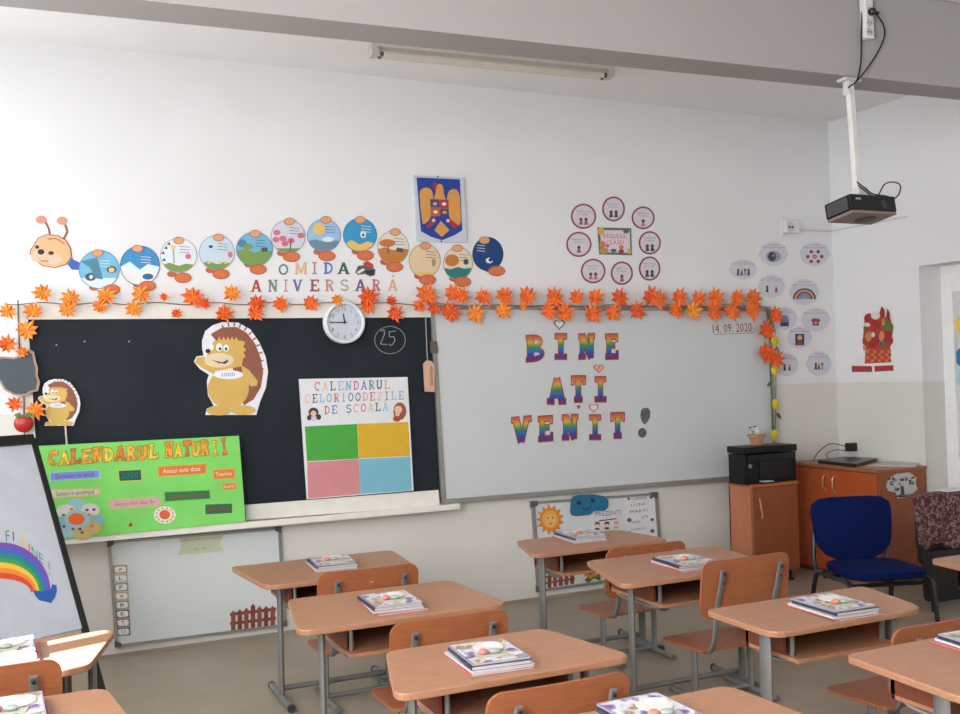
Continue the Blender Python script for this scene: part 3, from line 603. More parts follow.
# ------------------------------------------------------------------ caterpillar
HEADC = M((226, 178, 134), .7); HL = M((150, 96, 72), .7)
ch_ = thing('caterpillar_cutout', FW(50, 262, 0), 'smiling beige caterpillar head cutout with two antennae at the left of the wall', 'caterpillar head')
z2 = lambda *a: Z(a, 20, 205, 7.14)
hd = [(75, 315), (98, 285), (125, 235), (190, 207), (270, 215), (330, 250), (365, 310), (370, 370), (335, 425), (250, 450), (160, 436), (100, 390), (68, 350)]
mb = MB(); flat(mb, z2(*hd), .002, .0015); mb.build('outline', HL, ch_)
cx_, cy_ = 220, 330
mb = MB(); flat(mb, z2(*[(cx_+(x-cx_)*.95, cy_+(y-cy_)*.95) for x, y in hd]), .0035, .0008); flat(mb, z2(*E(130, 365, 56, 44)), .0043, .0004, 1); flat(mb, z2(*E(245, 385, 50, 40)), .0043, .0004, 1); mb.build('face', [HEADC, M((230, 190, 170), .7)], ch_)
mb = MB()
for (x, y, rx, ry) in ((122, 300, 14, 13), (150, 335, 25, 20), (222, 343, 20, 14)): flat(mb, z2(*E(x, y, rx, ry, 12)), .005, .0005)
flat(mb, z2((120, 365), (150, 395), (200, 398), (215, 385), (200, 405), (150, 402)), .005, .0005, 1); flat(mb, z2((195, 240), (260, 235), (320, 275), (320, 282), (258, 242), (198, 247)), .005, .0005, 1); mb.build('eye', [M((52, 46, 50), .7), M((170, 90, 60), .7)], ch_)
for path, ball in ((((212, 208), (206, 170), (182, 122)), (150, 105)), (((312, 240), (338, 190), (322, 140)), (300, 112))):
    mb = MB()
    for i in range(2): flat(mb, z2(*seg(*path[i], *path[i+1], 15)), .001, .0015)
    flat(mb, z2(*E(*ball, 38, 29)), .002, .0015, 1); mb.build('antenna', [HL, M((206, 150, 124), .7)], ch_)
mb = MB(); flat(mb, z2((340, 425), (370, 375), (385, 392), (430, 412), (420, 462), (370, 462)), 0, .0015); mb.build('collar', M((66, 98, 176), .7), ch_)
SEG = [(99.1, 269.4, 20.5, 19.5, (97.7, 253), (111.7, 289.5), (94, 287.5), (112, 180, 212), 'light blue disc with a penguin picture', 'pen'),
 (139.9, 265.6, 20, 20, (137.4, 248.5), (147.5, 286), (138, 284.5), (62, 138, 190), 'deep blue disc fading to snow', 'snow'),
 (178.7, 255.4, 18.6, 17.6, (178.7, 240.5), (183, 277.8), (172, 274), (222, 226, 232), 'white disc with grey birds and grass', 'birds'),
 (216.8, 252.6, 18, 17.6, (218.5, 237.5), (221, 274), (210.5, 270), (196, 212, 226), 'pale blue disc with flowers at the foot', 'meadow'),
 (254.5, 249.2, 18.5, 17.5, (255.3, 233.5), (258.3, 269.4), (249, 264.4), (112, 176, 210), 'blue sky disc over green hills', 'hills'),
 (288, 236.6, 17.5, 17, (289.3, 221.5), (291.3, 256.8), (281.8, 253), (206, 206, 222), 'lilac disc with pink blossoms', 'blossom'),
 (324, 235.4, 17, 16.5, (325.9, 219.8), (327, 256), (318.3, 251.8), (150, 190, 220), 'pale blue disc with a yellow sun', 'sun'),
 (360, 234.9, 17, 17, (360, 219.9), (365.4, 255.4), (356.5, 251.5), (50, 150, 196), 'turquoise sea disc with a sandy beach', 'beach'),
 (393.2, 247.5, 16, 17, (395.2, 232), (394.7, 267), (385, 262), (222, 214, 200), 'brown disc with an autumn tree', 'autumn'),
 (424.7, 260.6, 16, 17, (425.4, 246), (427.5, 279.8), (419, 276), (222, 196, 160), 'plain sandy beige disc', 'sand'),
 (458, 263.4, 15, 16.5, (457.4, 248.2), (462.7, 281.8), (454, 278.5), (220, 206, 180), 'cream disc with a teal lake', 'lake'),
 (487.9, 254, 15.5, 17, (484.5, 240.3), (496.8, 271), (489, 269), (22, 62, 118), 'dark navy disc with a small moon', 'night')]
for i, (cx, cy, rx, ry, co, fo, fo2, c, dsc, k) in enumerate(SEG):
    t = thing('caterpillar_segment', FW(cx, cy+ry, 0), dsc+' in the caterpillar on the wall', 'caterpillar segment', 'round discs of the paper caterpillar')
    b = .001*(i % 2)
    mb = MB(); flat(mb, E(*fo2, 5, 3.2, 14), b, .0012); mb.build('foot', M((190, 96, 60), .7), t)
    mb = MB(); flat(mb, E(*fo, 8.6, 5.3, 20), b+.0024, .0012); flat(mb, E(fo[0], fo[1], 7.6, 4.4, 20), b+.0037, .0005, 1); mb.build('foot', [M((176, 90, 54), .7), M((206, 112, 70), .7)], t)
    mats = [M(c, .7), PAPER, M((120, 150, 80), .7), M((70, 80, 92), .7), M((206, 110, 130), .7), M((226, 190, 110), .7), M((40, 120, 124), .7), M((190, 120, 50), .7), M((214, 228, 238), .7), M(tuple(int(v*.72) for v in c), .7)]
    mb = MB(); flat(mb, E(cx, cy, rx, ry, 30), b+.0012, .0012, 9); flat(mb, E(cx, cy, rx-.7, ry-.7, 30), b+.0024, .0004); L = [0]
    def ad(pts, m): L[0] += 1; flat(mb, pts, b+.0028+.00015*L[0], .0002, m)
    def low(fr, m, bump=0):                   # the lower part of the disc
        a0 = math.asin(fr); pts = [(cx+(rx-.8)*math.cos(a0+(PI-2*a0)*j/14), cy+(ry-.8)*math.sin(a0+(PI-2*a0)*j/14)) for j in range(15)]
        if bump: pts += [(cx-rx*.5, pts[-1][1]-bump), (cx, pts[-1][1]+bump*.6), (cx+rx*.4, pts[0][1]-bump*.5)]
        ad(pts, m)
    if k == 'pen': low(.45, 8); ad(E(cx-8.5, cy+7.5, 5.5, 4), 3); ad(E(cx-8, cy+7.5, 2, 2), 1); ad([(cx-19, cy-8), (cx-2, cy-12), (cx+4, cy+10), (cx-4, cy+9), (cx-9, cy-2)], 9); ad(E(cx+12.5, cy, 5, 3.5), 3); ad(E(cx+12.5, cy+.5, 3, 2.4), 5)
    if k == 'snow': low(.05, 8, 5); low(.35, 1, 2); ad(E(cx+8, cy+11, 5.5, 3), 9)
    if k == 'birds': low(.55, 2, 2); [ad([(cx-x, cy-y), (cx-x+3, cy-y-2.5), (cx-x+4, cy-y+1)], 3) for x, y in ((18, 2), (15, 7), (12, 11), (17, -5))]; ad(seg(cx-5.5, cy-6, cx-4.5, cy+8, 1.4), 9); ad(E(cx-5.5, cy-8, 2.6, 2), 5); ad(E(cx+9.5, cy+1, 3, 2.6), 4)
    if k == 'meadow': low(.62, 2, 2); ad(E(cx-6, cy-6, 2.2, 1.5), 3); ad(E(cx+13.5, cy+2, 2.4, 3), 4); [ad(E(cx+x, cy+10, 1.8, 1.5), 5) for x in (-8, 3, 9)]
    if k == 'hills': low(.12, 2, 2.5); ad(E(cx-12.5, cy-6, 4.5, 4), 9); ad(E(cx-6.5, cy-2.5, 5, 3), 2); ad([(cx+7, cy-1.5), (cx+13, cy-1.8), (cx+13.2, cy+2.4), (cx+7, cy+2.6)], 3)
    if k == 'blossom': low(.72, 2); [ad(E(cx+x, cy+y, 3.6, 2.8), 4) for x, y in ((-11, -4), (-5, 2), (-3, 7), (3, 4), (-12, 3), (13, -1))]; ad(seg(cx+2, cy+15, cx+3, cy+3, 1.2), 3)
    if k == 'sun': low(.35, 9, 1.5); ad(E(cx-5, cy-6.5, 6, 6), 5); ad(E(cx+4, cy+4, 6, 2.6), 8)
    if k == 'beach': low(.5, 5, 3); ad(E(cx+3.2, cy-.5, 3, 3.6), 1); ad(E(cx+3.2, cy, 1.3, 1.6), 9)
    if k == 'autumn': low(.1, 7, 2); ad(E(cx-6, cy-4.5, 8, 4), 7); ad(seg(cx-5, cy-2, cx-5, cy+6, 1.2), 3); ad([(cx+3.5, cy), (cx+10, cy+1), (cx+10, cy+5), (cx+3.5, cy+4)], 3)
    if k == 'sand': low(.7, 5); ad(E(cx+9, cy+2, 2, 4), 9)
    if k == 'lake': ad(E(cx-6, cy-3, 7, 6), 7); low(.28, 6, -1.5); ad(E(cx+8, cy-1.5, 2.6, 3), 3)
    if k == 'night': ad(E(cx+1.5, cy+6.5, 3.6, 2.8), 1); ad(E(cx+2.8, cy+5.8, 2.2, 1.8), 0)
    for j in range(3): ad(seg(cx+(1 if k not in ('night',) else -11), cy-9+j*2.8, cx+(11 if k not in ('night',) else -3), cy-8.2+j*2.8, .5), 3 if k not in ('night', 'beach', 'snow', 'pen') else 1)
    mb.build('disc', mats, t)
    mb = MB(); flat(mb, E(*co, 5.6, 3.8, 14), b+.0056, .001, 0); flat(mb, E(*co, 4.9, 3.1, 14), b+.0067, .0004, 1); mb.build('collar', [M((176, 110, 76), .7), M((220, 158, 116), .7)], t)

# ------------------------------------------------------------------ coat of arms
em = thing('coat_of_arms_plaque', FW(441, 242, .005), 'framed blue shield with a golden eagle hanging on the front wall', 'coat of arms')
z6 = lambda *a: Z(a, 370, 165, 5.286)
mb = MB(); flat(mb, z6((230, 55), (495, 65), (515, 410), (252, 405)), .002, .018); mb.build('frame', M((196, 202, 212), .35), em)
mb = MB(); flat(mb, z6((246, 66), (475, 76), (488, 345), (445, 372), (380, 398), (320, 378), (270, 350)), .0205, .001); mb.build('shield', M((34, 62, 150), .5), em)
GO = M((212, 152, 76), .5)
mb = MB()
flat(mb, z6((262, 150), (268, 132), (282, 122), (300, 119), (316, 124), (328, 138), (334, 160), (333, 185), (326, 200), (324, 262), (314, 290), (298, 306), (280, 312), (274, 280), (268, 230)), .0217, .001)
flat(mb, z6((408, 170), (412, 148), (422, 134), (438, 127), (456, 130), (469, 144), (475, 168), (479, 240), (481, 295), (472, 318), (452, 314), (432, 298), (418, 268), (414, 205), (406, 190)), .0217, .001)
flat(mb, z6((322, 196), (338, 176), (346, 150), (350, 128), (353, 110), (362, 100), (376, 101), (385, 112), (388, 130), (390, 152), (398, 176), (414, 196), (416, 270), (320, 270)), .0217, .001)
flat(mb, z6((375, 295), (420, 345), (380, 380), (340, 345)), .0217, .001)
mb.build('eagle', GO, em)
mb = MB(); RD = M((166, 46, 56), .5)
for q_, m_ in ((((318, 180), (368, 182), (370, 226), (320, 224)), 0), (((370, 182), (414, 184), (416, 228), (371, 226)), 1), (((320, 226), (370, 228), (371, 270), (322, 268)), 2), (((371, 228), (416, 230), (418, 270), (372, 272)), 3)): flat(mb, z6(*q_), .0228, .0008, m_)
for x, y, m_ in ((344, 205, 4), (392, 206, 5), (346, 248, 5), (394, 250, 4)): flat(mb, z6(*E(x, y, 12, 9, 10)), .0237, .0005, m_)
mb.build('quartered_shield', [M((60, 70, 120), .5), RD, M((190, 90, 50), .5), M((70, 60, 110), .5), GO, PAPER], em)
mb = MB(); flat(mb, z6((332, 100), (350, 86), (352, 110), (344, 140), (334, 118)), .0228, .0006); flat(mb, z6((295, 325), (340, 275), (352, 300), (310, 335)), .0228, .0006); flat(mb, z6((405, 300), (425, 285), (470, 322), (450, 336)), .0228, .0006); mb.build('ribbon', RD, em)
mb = MB(); [flat(mb, z6(*E(x, y, 9, 9, 10)), .0236, .0006) for x, y in ((336, 292), (412, 294))]; mb.build('claw', M((214, 206, 190), .5), em)
mb = MB(); mb.ell(FW(*z6((358, 62))[0], .022), (.006, .004, .006)); mb.ell(FW(*z6((378, 404))[0], .022), (.006, .004, .006)); mb.build('screw', M((90, 90, 92), .4, .6), em)

# ------------------------------------------------------------------ class rules rings
z8 = lambda *a: Z(a, 555, 185, 6.487)
RR = [(185, 203, 82, 82, 'above left of the picture, top left of the ring', 'two children'), (380, 155, 74, 81, 'topmost of the ring of round cards', 'a dark pair'), (572, 213, 75, 74, 'upper right of the ring, with an umbrella shape', 'an umbrella'), (155, 385, 82, 82, 'left of the framed picture', 'a single child'),
      (615, 375, 72, 76, 'right of the framed picture', 'two dark children'), (248, 558, 80, 80, 'lower left of the ring of round cards', 'a reading child'), (434, 572, 72, 76, 'bottom middle of the ring of round cards', 'a seated child'), (614, 542, 70, 79, 'lower right of the ring of round cards', 'two standing children')]
for i, (x, y, rx, ry, pos, pic) in enumerate(RR):
    cx, cy = 555+x/6.487, 185+y/6.487; rx /= 6.487; ry /= 6.487
    o = poly_thing('rule_card', 'round red rimmed card, '+pos, 'round card', [(M((140, 66, 82), .7), E(cx, cy, rx, ry, 32)), (M((214, 206, 214), .7), E(cx, cy, rx-1.7, ry-1.7, 32))], 0, 'red rimmed rule cards around the class picture')
    mb = MB(); text(mb, 'Reguli bune', cx-7, cy-4.6, cx+6.5, cy-4, 1.6, .0026); text(mb, 'la clasa', cx-5, cy-1.6, cx+4.5, cy-1.2, 1.6, .0026); mb.build('lettering', M((110, 130, 156), .8), o)
    mb = MB(); n = 1 if i in (2, 3, 6) else 2
    for j in range(n):
        ox = (j-.5*(n-1))*5; flat(mb, E(cx+ox, cy+3, 1.7, 1.6, 10), .0022, .0005); flat(mb, [(cx+ox-2, cy+8.5), (cx+ox-1.2, cy+4.4), (cx+ox+1.2, cy+4.4), (cx+ox+2.2, cy+8.3)], .0022, .0005, 1)
    mb.build('child_drawing', [M((84, 66, 74), .7), M([(150, 100, 110), (70, 70, 84), (180, 120, 130)][i % 3], .7)], o)
cpz = thing('class_picture', FW(615, 254, 0), 'small rectangular printed picture in the centre of the ring of round cards', 'picture')
mb = MB(); flat(mb, z8((275, 275), (495, 280), (500, 456), (288, 450)), 0, .003); mb.build('border', M((96, 116, 96), .7), cpz)
mb = MB(); flat(mb, z8((292, 292), (485, 295), (488, 440), (302, 436)), .003, .0004, 0); flat(mb, z8(*E(298, 300, 22, 24)), .0036, .0004, 1)
for x, y, rx, ry, m_ in ((308, 385, 20, 24, 2), (318, 425, 30, 20, 3), (430, 405, 16, 16, 2), (430, 432, 18, 16, 5), (380, 425, 20, 12, 4), (340, 395, 12, 10, 6), (462, 302, 20, 12, 4), (480, 430, 14, 18, 1)): flat(mb, z8(*E(x, y, rx, ry, 14)), .0036, .0006, m_)
mb.build('print', [M((222, 206, 212), .7), M((214, 170, 90), .7), M((196, 130, 96), .7), M((190, 150, 80), .7), M((90, 100, 110), .7), M((170, 60, 60), .7), M((200, 90, 130), .7)], cpz)
mb = MB(); text(mb, 'REGULILE', *z8((315, 345))[0], *z8((460, 345))[0], 4.4, .0046); text(mb, 'CLASEI', *z8((332, 388))[0], *z8((445, 384))[0], 4.2, .0046); mb.build('lettering', M((190, 90, 110), .8), cpz)

# ------------------------------------------------------------------ pale oval cards in the right corner
z9 = lambda *a: Z(a, 720, 210, 4.2)
OV = [(97, 250, 58, 42, 'four small figures', 'leftmost of the corner cards', 'fig4'), (225, 185, 60, 50, 'a grey globe picture', 'below the wall socket', 'globe'), (398, 185, 62, 50, 'a ring of small red faces', 'at the top by the corner', 'ring'), (217, 320, 56, 48, 'two walking figures', 'left of the rainbow card', 'fig2'),
      (355, 345, 62, 55, 'a rainbow arch', 'right of two walking figures', 'rainbow'), (272, 455, 52, 48, 'a blue bottle shape', 'beside the garland corner', 'bottle'), (402, 460, 60, 50, 'a red telephone shape', 'nearest the wall corner', 'phone'), (335, 535, 52, 46, 'a dark portrait', 'below the rainbow card', 'portrait'), (282, 650, 48, 48, 'two tiny grey figures', 'lowest beside the flower garland', 'fig2b'), (415, 645, 52, 52, 'a sitting child with toys', 'lowest by the corner', 'child')]
for i, (x, y, rx, ry, what, pos, k) in enumerate(OV):
    cx, cy = 720+x/4.2, 210+y/4.2; rx /= 4.2; ry /= 4.2
    sc = []
    for j in range(30):
        a = 2*PI*j/30; f = 1+.025*math.cos(a*8); sc.append((cx+rx*f*math.cos(a), cy+ry*f*math.sin(a)))
    o = poly_thing('behaviour_card', 'pale oval card with %s, %s' % (what, pos), 'oval card', [(M((206, 206, 216), .7), sc)], 0, 'pale oval cards in the right corner')
    mb = MB(); text(mb, 'Sunt un coleg bun', cx-rx*.8, cy-ry*.5, cx+rx*.8, cy-ry*.5, 1.7, .0022); text(mb, 'si vorbesc', cx-rx*.4, cy-ry*.72, cx+rx*.4, cy-ry*.72, 1.5, .0022); mb.build('lettering', M((170, 110, 120), .8), o)
    mb = MB(); D_ = [M((66, 64, 72), .7), M((150, 66, 76), .7), M((120, 140, 170), .7), M((210, 170, 130), .7), M((150, 150, 170), .7)]; kk = [0]
    def dd(pts, m): kk[0] += 1; flat(mb, pts, .0016+kk[0]*.0001, .0004, m)
    if k.startswith('fig') or k == 'child':
        xs = {'fig4': (-5, -1.5, 2, 5.5), 'fig2': (-4.5, 4.5), 'fig2b': (-2.5, 2.5), 'child': (-3, 0, 3.4)}[k]
        for j, ox in enumerate(xs): dd(E(cx+ox, cy+.5, 1.2, 1.3, 8), 0 if j != 1 else 3); dd([(cx+ox-1.4, cy+6), (cx+ox-.7, cy+1.5), (cx+ox+.9, cy+1.5), (cx+ox+1.4, cy+6)], [0, 1, 4, 0][j % 4])
    if k == 'globe': dd(E(cx, cy+2.5, 7.5, 5.6), 4); dd(E(cx-1.5, cy+2.5, 4, 4.6), 0); dd(E(cx, cy+1.5, 1.5, 1.3, 8), 2)
    if k == 'ring':
        for j in range(6): dd(E(cx+7*math.cos(j*PI/3), cy+2.5+5.6*math.sin(j*PI/3), 1.9, 1.8, 10), 1)
        dd(E(cx, cy+2.5, 2.2, 2.1, 10), 1); dd(E(cx, cy+2.5, 1.2, 1.1, 10), 3)
    if k == 'rainbow':
        for j, (r_, m_) in enumerate(((11.5, 0), (9.8, 3), (8.2, 1), (6.6, 2))): dd([(cx+r_*math.cos(PI+PI*q_/16), cy+7+r_*.95*math.sin(PI+PI*q_/16)) for q_ in range(17)], m_)
        dd([(cx+3.8*math.cos(PI+PI*q_/12), cy+7+3.6*math.sin(PI+PI*q_/12)) for q_ in range(13)], 4)
    if k == 'bottle': dd([(cx-4.5, cy+8), (cx-5, cy+1), (cx-2, cy-3), (cx+2.5, cy-3), (cx+4.5, cy+1), (cx+4, cy+8)], 2); dd([(cx-4, cy+4), (cx+4, cy+4), (cx+3.8, cy+8), (cx-4, cy+8)], 0)
    if k == 'phone': dd([(cx-5, cy+1), (cx-3, cy-1), (cx+3, cy-1), (cx+5, cy+1), (cx+3, cy+2.6), (cx+3.4, cy+6), (cx-3.4, cy+6), (cx-3, cy+2.6)], 1); dd(E(cx, cy+3.2, 1.3, 1.2, 8), 3)
    if k == 'portrait': dd([(cx-4.5, cy-3.5), (cx+4.5, cy-3.5), (cx+4.5, cy+8), (cx-4.5, cy+8)], 0); dd(E(cx, cy+.2, 2.4, 2.6, 10), 3); dd([(cx-3, cy+8), (cx-2, cy+4), (cx+2, cy+4), (cx+3, cy+8)], 1)
    mb.build('drawing', D_, o)

# ------------------------------------------------------------------ clock
ck = thing('wall_clock', FW(344.5, 343, .06), 'round white wall clock at quarter to twelve over the top edge of the blackboard', 'clock')
c0 = FW(345.3, 322.3, .09); R_ = (FW(344.5, 300.8, .09)-FW(344.5, 343.6, .09)).length/2
def ringy(prof, m=0): return MB().lathe((c0.x, 0, c0.z), prof, m, 40, 'Y')
ringy([(R_*.9, .042), (R_, .05), (R_, .075), (R_*.96, .088), (R_*.88, .09), (R_*.84, .08), (R_*.84, .06)]).build('rim', M((222, 224, 228), .35), ck, smooth=True)
ringy([(R_*.86, .062), (R_*.86, .074)]).build('dial', M((196, 202, 212), .5), ck)
def radial(a, r0, r1, wd, h, mb, m=0):
    s, c = math.sin(a), math.cos(a); p = [(s*r0-c*wd, c*r0+s*wd), (s*r1-c*wd*.6, c*r1+s*wd*.6), (s*r1+c*wd*.6, c*r1-s*wd*.6), (s*r0+c*wd, c*r0-s*wd)]
    mb.prism([(c0.x+x, -h, c0.z+z) for x, z in p], (0, .0012, 0), m)
mb = MB(); radial(math.radians(-8), -.008, R_*.42, .0045, .0785, mb); mb.build('hour_hand', BLACK, ck)
mb = MB(); radial(math.radians(-90), -.012, R_*.72, .0035, .081, mb); mb.build('minute_hand', BLACK, ck)
mb = MB()
for i in range(60): radial(i*PI/30, R_*.76, R_*.80, .0006 if i % 5 else .0016, .0752, mb)
for i in range(1, 13):
    vs, fs = text_geo(str(i)); mx = sum(v[0] for v in vs)/len(vs); a = i*PI/6; s_ = .03
    mb.add([(c0.x+math.sin(a)*R_*.66+(v[0]-mx)*s_, -.0755, c0.z+math.cos(a)*R_*.66+(v[1]-.35)*s_) for v in vs], fs, 0)
mb.build('numerals', M((104, 108, 118), .7), ck)

# ------------------------------------------------------------------ maple leaf garland
def leaf(mb, px, py, r_px, off, rot, m=0, pl=FW, squash=1.0):
    c = pl(px, py, off); k = (pl(px+10, py, off)-pl(px, py, off)).length/10; u = Vector((1, 0, 0)) if pl is FW else Vector((0, -1, 0)); v = Vector((0, 0, 1)); n = pl.n
    r = r_px*k*1.1; lob = 9; pts = []
    for i in range(2*lob):
        a = rot+PI*i/lob; rr = r*(random.uniform(.8, 1.05) if i % 2 == 0 else .56); o_ = .012 if i % 2 == 0 else -.004
        if i == lob+1: rr *= .75
        pts.append(c+u*rr*math.sin(a)*squash+v*rr*math.cos(a)+n*(o_+random.uniform(-.006, .006)))
    cc = c+n*.0; vs = [cc]+pts+[cc-n*.0015]+[p-n*.0015 for p in pts]; N = len(pts)
    fs = [(0, 1+(i+1) % N, 1+i) for i in range(N)]+[(N+1, N+2+i, N+2+(i+1) % N) for i in range(N)]+[(1+i, 1+(i+1) % N, N+2+(i+1) % N, N+2+i) for i in range(N)]
    mb.add(vs, fs, m)
LM = [M((234, 112, 44), .7, 0, 'leaf'), M((222, 92, 36), .7, 0, 'leaf'), M((244, 146, 56), .7, 0, 'leaf')]
ga = thing('leaf_garland', FW(400, 312, .06), 'garland of orange maple leaves strung along the top of both boards', 'garland')
LV = [(42.3, 292.8, 11, 2), (70.6, 298.4, 11, 2), (66.8, 309.7, 10, 2), (105.9, 295.9, 11, 2), (99.6, 306.5, 9, 2), (141, 294.6, 11, 2), (133.6, 308.5, 10, 2), (163.9, 297, 5, 0), (176.5, 313.5, 6, 0), (192.8, 297, 12, 0), (204, 303.4, 7, 1), (232, 293.4, 10, 2), (224.4, 313.5, 10, 0),
 (32.8, 311, 11, 2), (7.6, 311.5, 10, 2), (256.6, 303.4, 10, 1), (255.3, 313.5, 9, 0), (280.5, 304, 9, 0), (310.7, 303.4, 9, 0), (337.2, 300.4, 7, 2), (368.7, 297, 11, 1), (367.5, 307.2, 8, 0), (391.4, 301, 6, 1), (395.2, 313.5, 9, 1), (426.7, 294.6, 12, 0), (419, 306, 7, 0), (434, 308.5, 7, 1), (453.2, 293.4, 10, 0), (450.7, 312.3, 11, 1),
 (461.8, 296, 9, 0), (483.2, 297.4, 9, 0), (504.6, 296, 10, 0), (527.3, 296, 10, 0), (475.6, 313.8, 10, 2), (503.3, 311.2, 9, 2), (523.5, 306, 5, 2), (554.3, 297.4, 10, 0), (576.5, 297.4, 8, 0), (595.4, 297.4, 9, 0), (619.8, 297.8, 9, 1), (548.7, 311, 9, 0), (565, 312.5, 10, 0), (592.8, 313.8, 10, 0), (613, 312.8, 9, 0), (637.4, 311, 9, 1),
 (651.7, 297, 10, 1), (659.2, 299.6, 9, 0), (679.4, 297.9, 9, 0), (699, 299, 8, 0), (715.5, 297.9, 9, 0), (737.4, 297.9, 8, 0), (753.3, 297.9, 9, 0), (675.6, 309.7, 8, 0), (693.3, 311, 9, 2), (714.2, 311.8, 9, 0), (732.3, 311, 9, 0), (752.5, 310.5, 9, 0)]
for i, (x, y, r, c) in enumerate(LV):
    mb = MB(); leaf(mb, x, y, r, .085+.008*(i % 3), random.uniform(-.4, .4)); mb.build('maple_leaf', LM[c], ga)
mb = MB(); pts = [FW(x, 303.6+1.2*math.sin(x*.11)+(2 if x > 440 else 0), .068) for x in range(4, 770, 12)]; mb.tube(pts, .0028, 5); mb.build('cord', M((120, 92, 70), .8), ga)
# flower garland on the right end of the whiteboard
fg = thing('flower_garland', FW(772, 438, .06), 'hanging garland of smiling yellow flowers down the right edge of the whiteboard', 'garland')
mb = MB(); mb.tube([FW(757, 305, .07), FW(766, 308, .075), FW(770, 330, .075), FW(771, 380, .075), FW(773, 440, .075)], .004, 6); mb.tube([FW(770, 309, .07), FW(775, 330, .08), FW(776, 385, .08), FW(775.5, 434, .08)], .003, 6); mb.build('stem', M((88, 88, 56), .8), fg)
for (x, y, r, c) in ((776.5, 315.3, 8, 1), (767, 330.4, 9, 1), (766, 353, 9, 1), (776.5, 359, 8, 1)): mb = MB(); leaf(mb, x, y, r, .095, random.random()); mb.build('maple_leaf', LM[c], fg)
for (x, y) in ((775, 340.4), (775, 370.3), (776, 404.4), (775, 435.2)):
    k = .0064; c = FW(x, y, .1); mb = MB()
    for j in range(10): a = j*PI/5; mb.ell(c+Vector((math.cos(a)*k*3.8, .002, math.sin(a)*k*4.4)), (k*1.7, .003, k*1.7), 0, 8, 6)
    mb.ell(c+Vector((0, -.002, 0)), (k*3.6, .008, k*4.2), 0); fl = mb.build('yellow_flower', M((214, 190, 50), .7), fg)
    mb = MB(); mb.ell(c+Vector((-.008, -.0095, .006)), (.0025, .002, .004)); mb.ell(c+Vector((.008, -.0095, .006)), (.0025, .002, .004)); mb.tube([c+Vector((-.012, -.009, -.006)), c+Vector((-.005, -.0115, -.012)), c+Vector((.005, -.0115, -.012)), c+Vector((.012, -.009, -.006))], .0012, 5); mb.build('smile', M((84, 66, 30), .7), fl)
for (x, y, r) in ((768.6, 319, -.3), (777.6, 350.5, .3), (769.5, 384, -.9), (779, 416, .7), (773, 428, .2)):
    c = FW(x, y, .09); s, co = math.sin(r), math.cos(r)
    mb = MB(); mb.prism([c+Vector((a*co-b*s, 0, a*s+b*co)) for a, b in ((0, -.03), (.012, -.01), (.013, .01), (0, .035), (-.013, .01), (-.012, -.01))], (0, .002, 0)); mb.build('green_leaf', M((66, 92, 52), .7), fg)

# slate, apple and leaves at the left end
sl_ = thing('slate_board', FW(18, 397, .06), 'small dark slate with a wavy wooden rim hanging at the left end of the blackboard', 'slate')
so = Z([(-25, 325), (0, 308), (50, 312), (90, 300), (105, 282), (122, 292), (128, 325), (136, 350), (134, 375), (143, 400), (136, 432), (110, 438), (98, 448), (78, 450), (50, 448), (15, 428), (-5, 395), (-25, 380)], 0, 270, 3.57)
mb = MB(); flat(mb, so, .06, .01); mb.build('wooden_rim', M((168, 138, 118), .7), sl_)
mb = MB(); cx_, cy_ = 16, 376; flat(mb, [(cx_+(x-cx_)*.88, cy_+(y-cy_)*.9) for x, y in so], .0702, .002); mb.build('slate_face', M((66, 76, 84), .6), sl_)
vg = thing('apple_garland', FW(24, 440, .06), 'hanging string with maple leaves and a red apple at the left end of the blackboard', 'garland')
mb = MB(); mb.tube([FW(18, 300, .055), FW(19, 340, .055), FW(24, 400, .055), FW(24.5, 447, .055)], .004, 6); mb.build('cord', M((90, 96, 70), .8), vg)
for (x, y, r) in ((27, 330, 12), (7, 344, 11), (14.5, 404, 9), (36, 410, 11), (22, 352, 7)): mb = MB(); leaf(mb, x, y, r, .09, random.random()); mb.build('maple_leaf', LM[0 if x < 20 else 2], vg)
c = FW(23.8, 423.5, .1); mb = MB(); mb.ell(c, (.046, .02, .046)); ap = mb.build('apple', M((176, 38, 34), .35), vg, smooth=True)
mb = MB()
for s in (-1, 1): mb.prism([c+Vector((s*a, -.018, .035+b)) for a, b in ((0, 0), (.018, .022), (.045, .012), (.03, -.006))], (0, .002, 0))
mb.build('apple_leaf', M((84, 120, 56), .7), ap)

# ------------------------------------------------------------------ wall socket and trunking in the corner
ws = thing('wall_socket', FW(787, 236, 0), 'white power socket high on the front wall near the corner', 'socket')
a, b = FW(779, 219, .0), FW(787, 236.5, .0)
MB().box((a.x, -.03, b.z), (a.x+.05, 0, a.z)).build('mounting_plate', M((214, 212, 212), .4), ws, bevel=.003)
a, b = FW(783, 219.5, .03), FW(797.5, 233.5, .03)
MB().box((a.x, -.06, b.z), (b.x, -.0, a.z)).build('socket_body', M((220, 218, 218), .4), ws, bevel=.006)
c = FW(790.5, 227.3, .06); MB().lathe((c.x, 0, c.z), [(.036, .055), (.036, .066), (.03, .068), (.03, .062)], 0, 20, 'Y').build('socket_face', M((206, 204, 204), .4), ws)
for dx in (-.013, .013): mb = MB(); mb.lathe((c.x+dx, 0, c.z), [(.007, .062), (.007, .0685)], 0, 10, 'Y'); mb.build('pin_hole', BLACK, ws)
a, b = FW(798, 229.5, 0), FW(831, 231.5, 0)
mb = MB(); mb.box((a.x, -.014, (a.z+b.z)/2-.006), (XR-.014, 0, (a.z+b.z)/2+.006)); mb.box((XR-.014, -.7, (a.z+b.z)/2-.006), (XR, 0, (a.z+b.z)/2+.006))
props(mb.build('cable_trunking', M((206, 204, 204), .5)), 'thin white cable trunking running round the corner from the high socket', 'trunking')

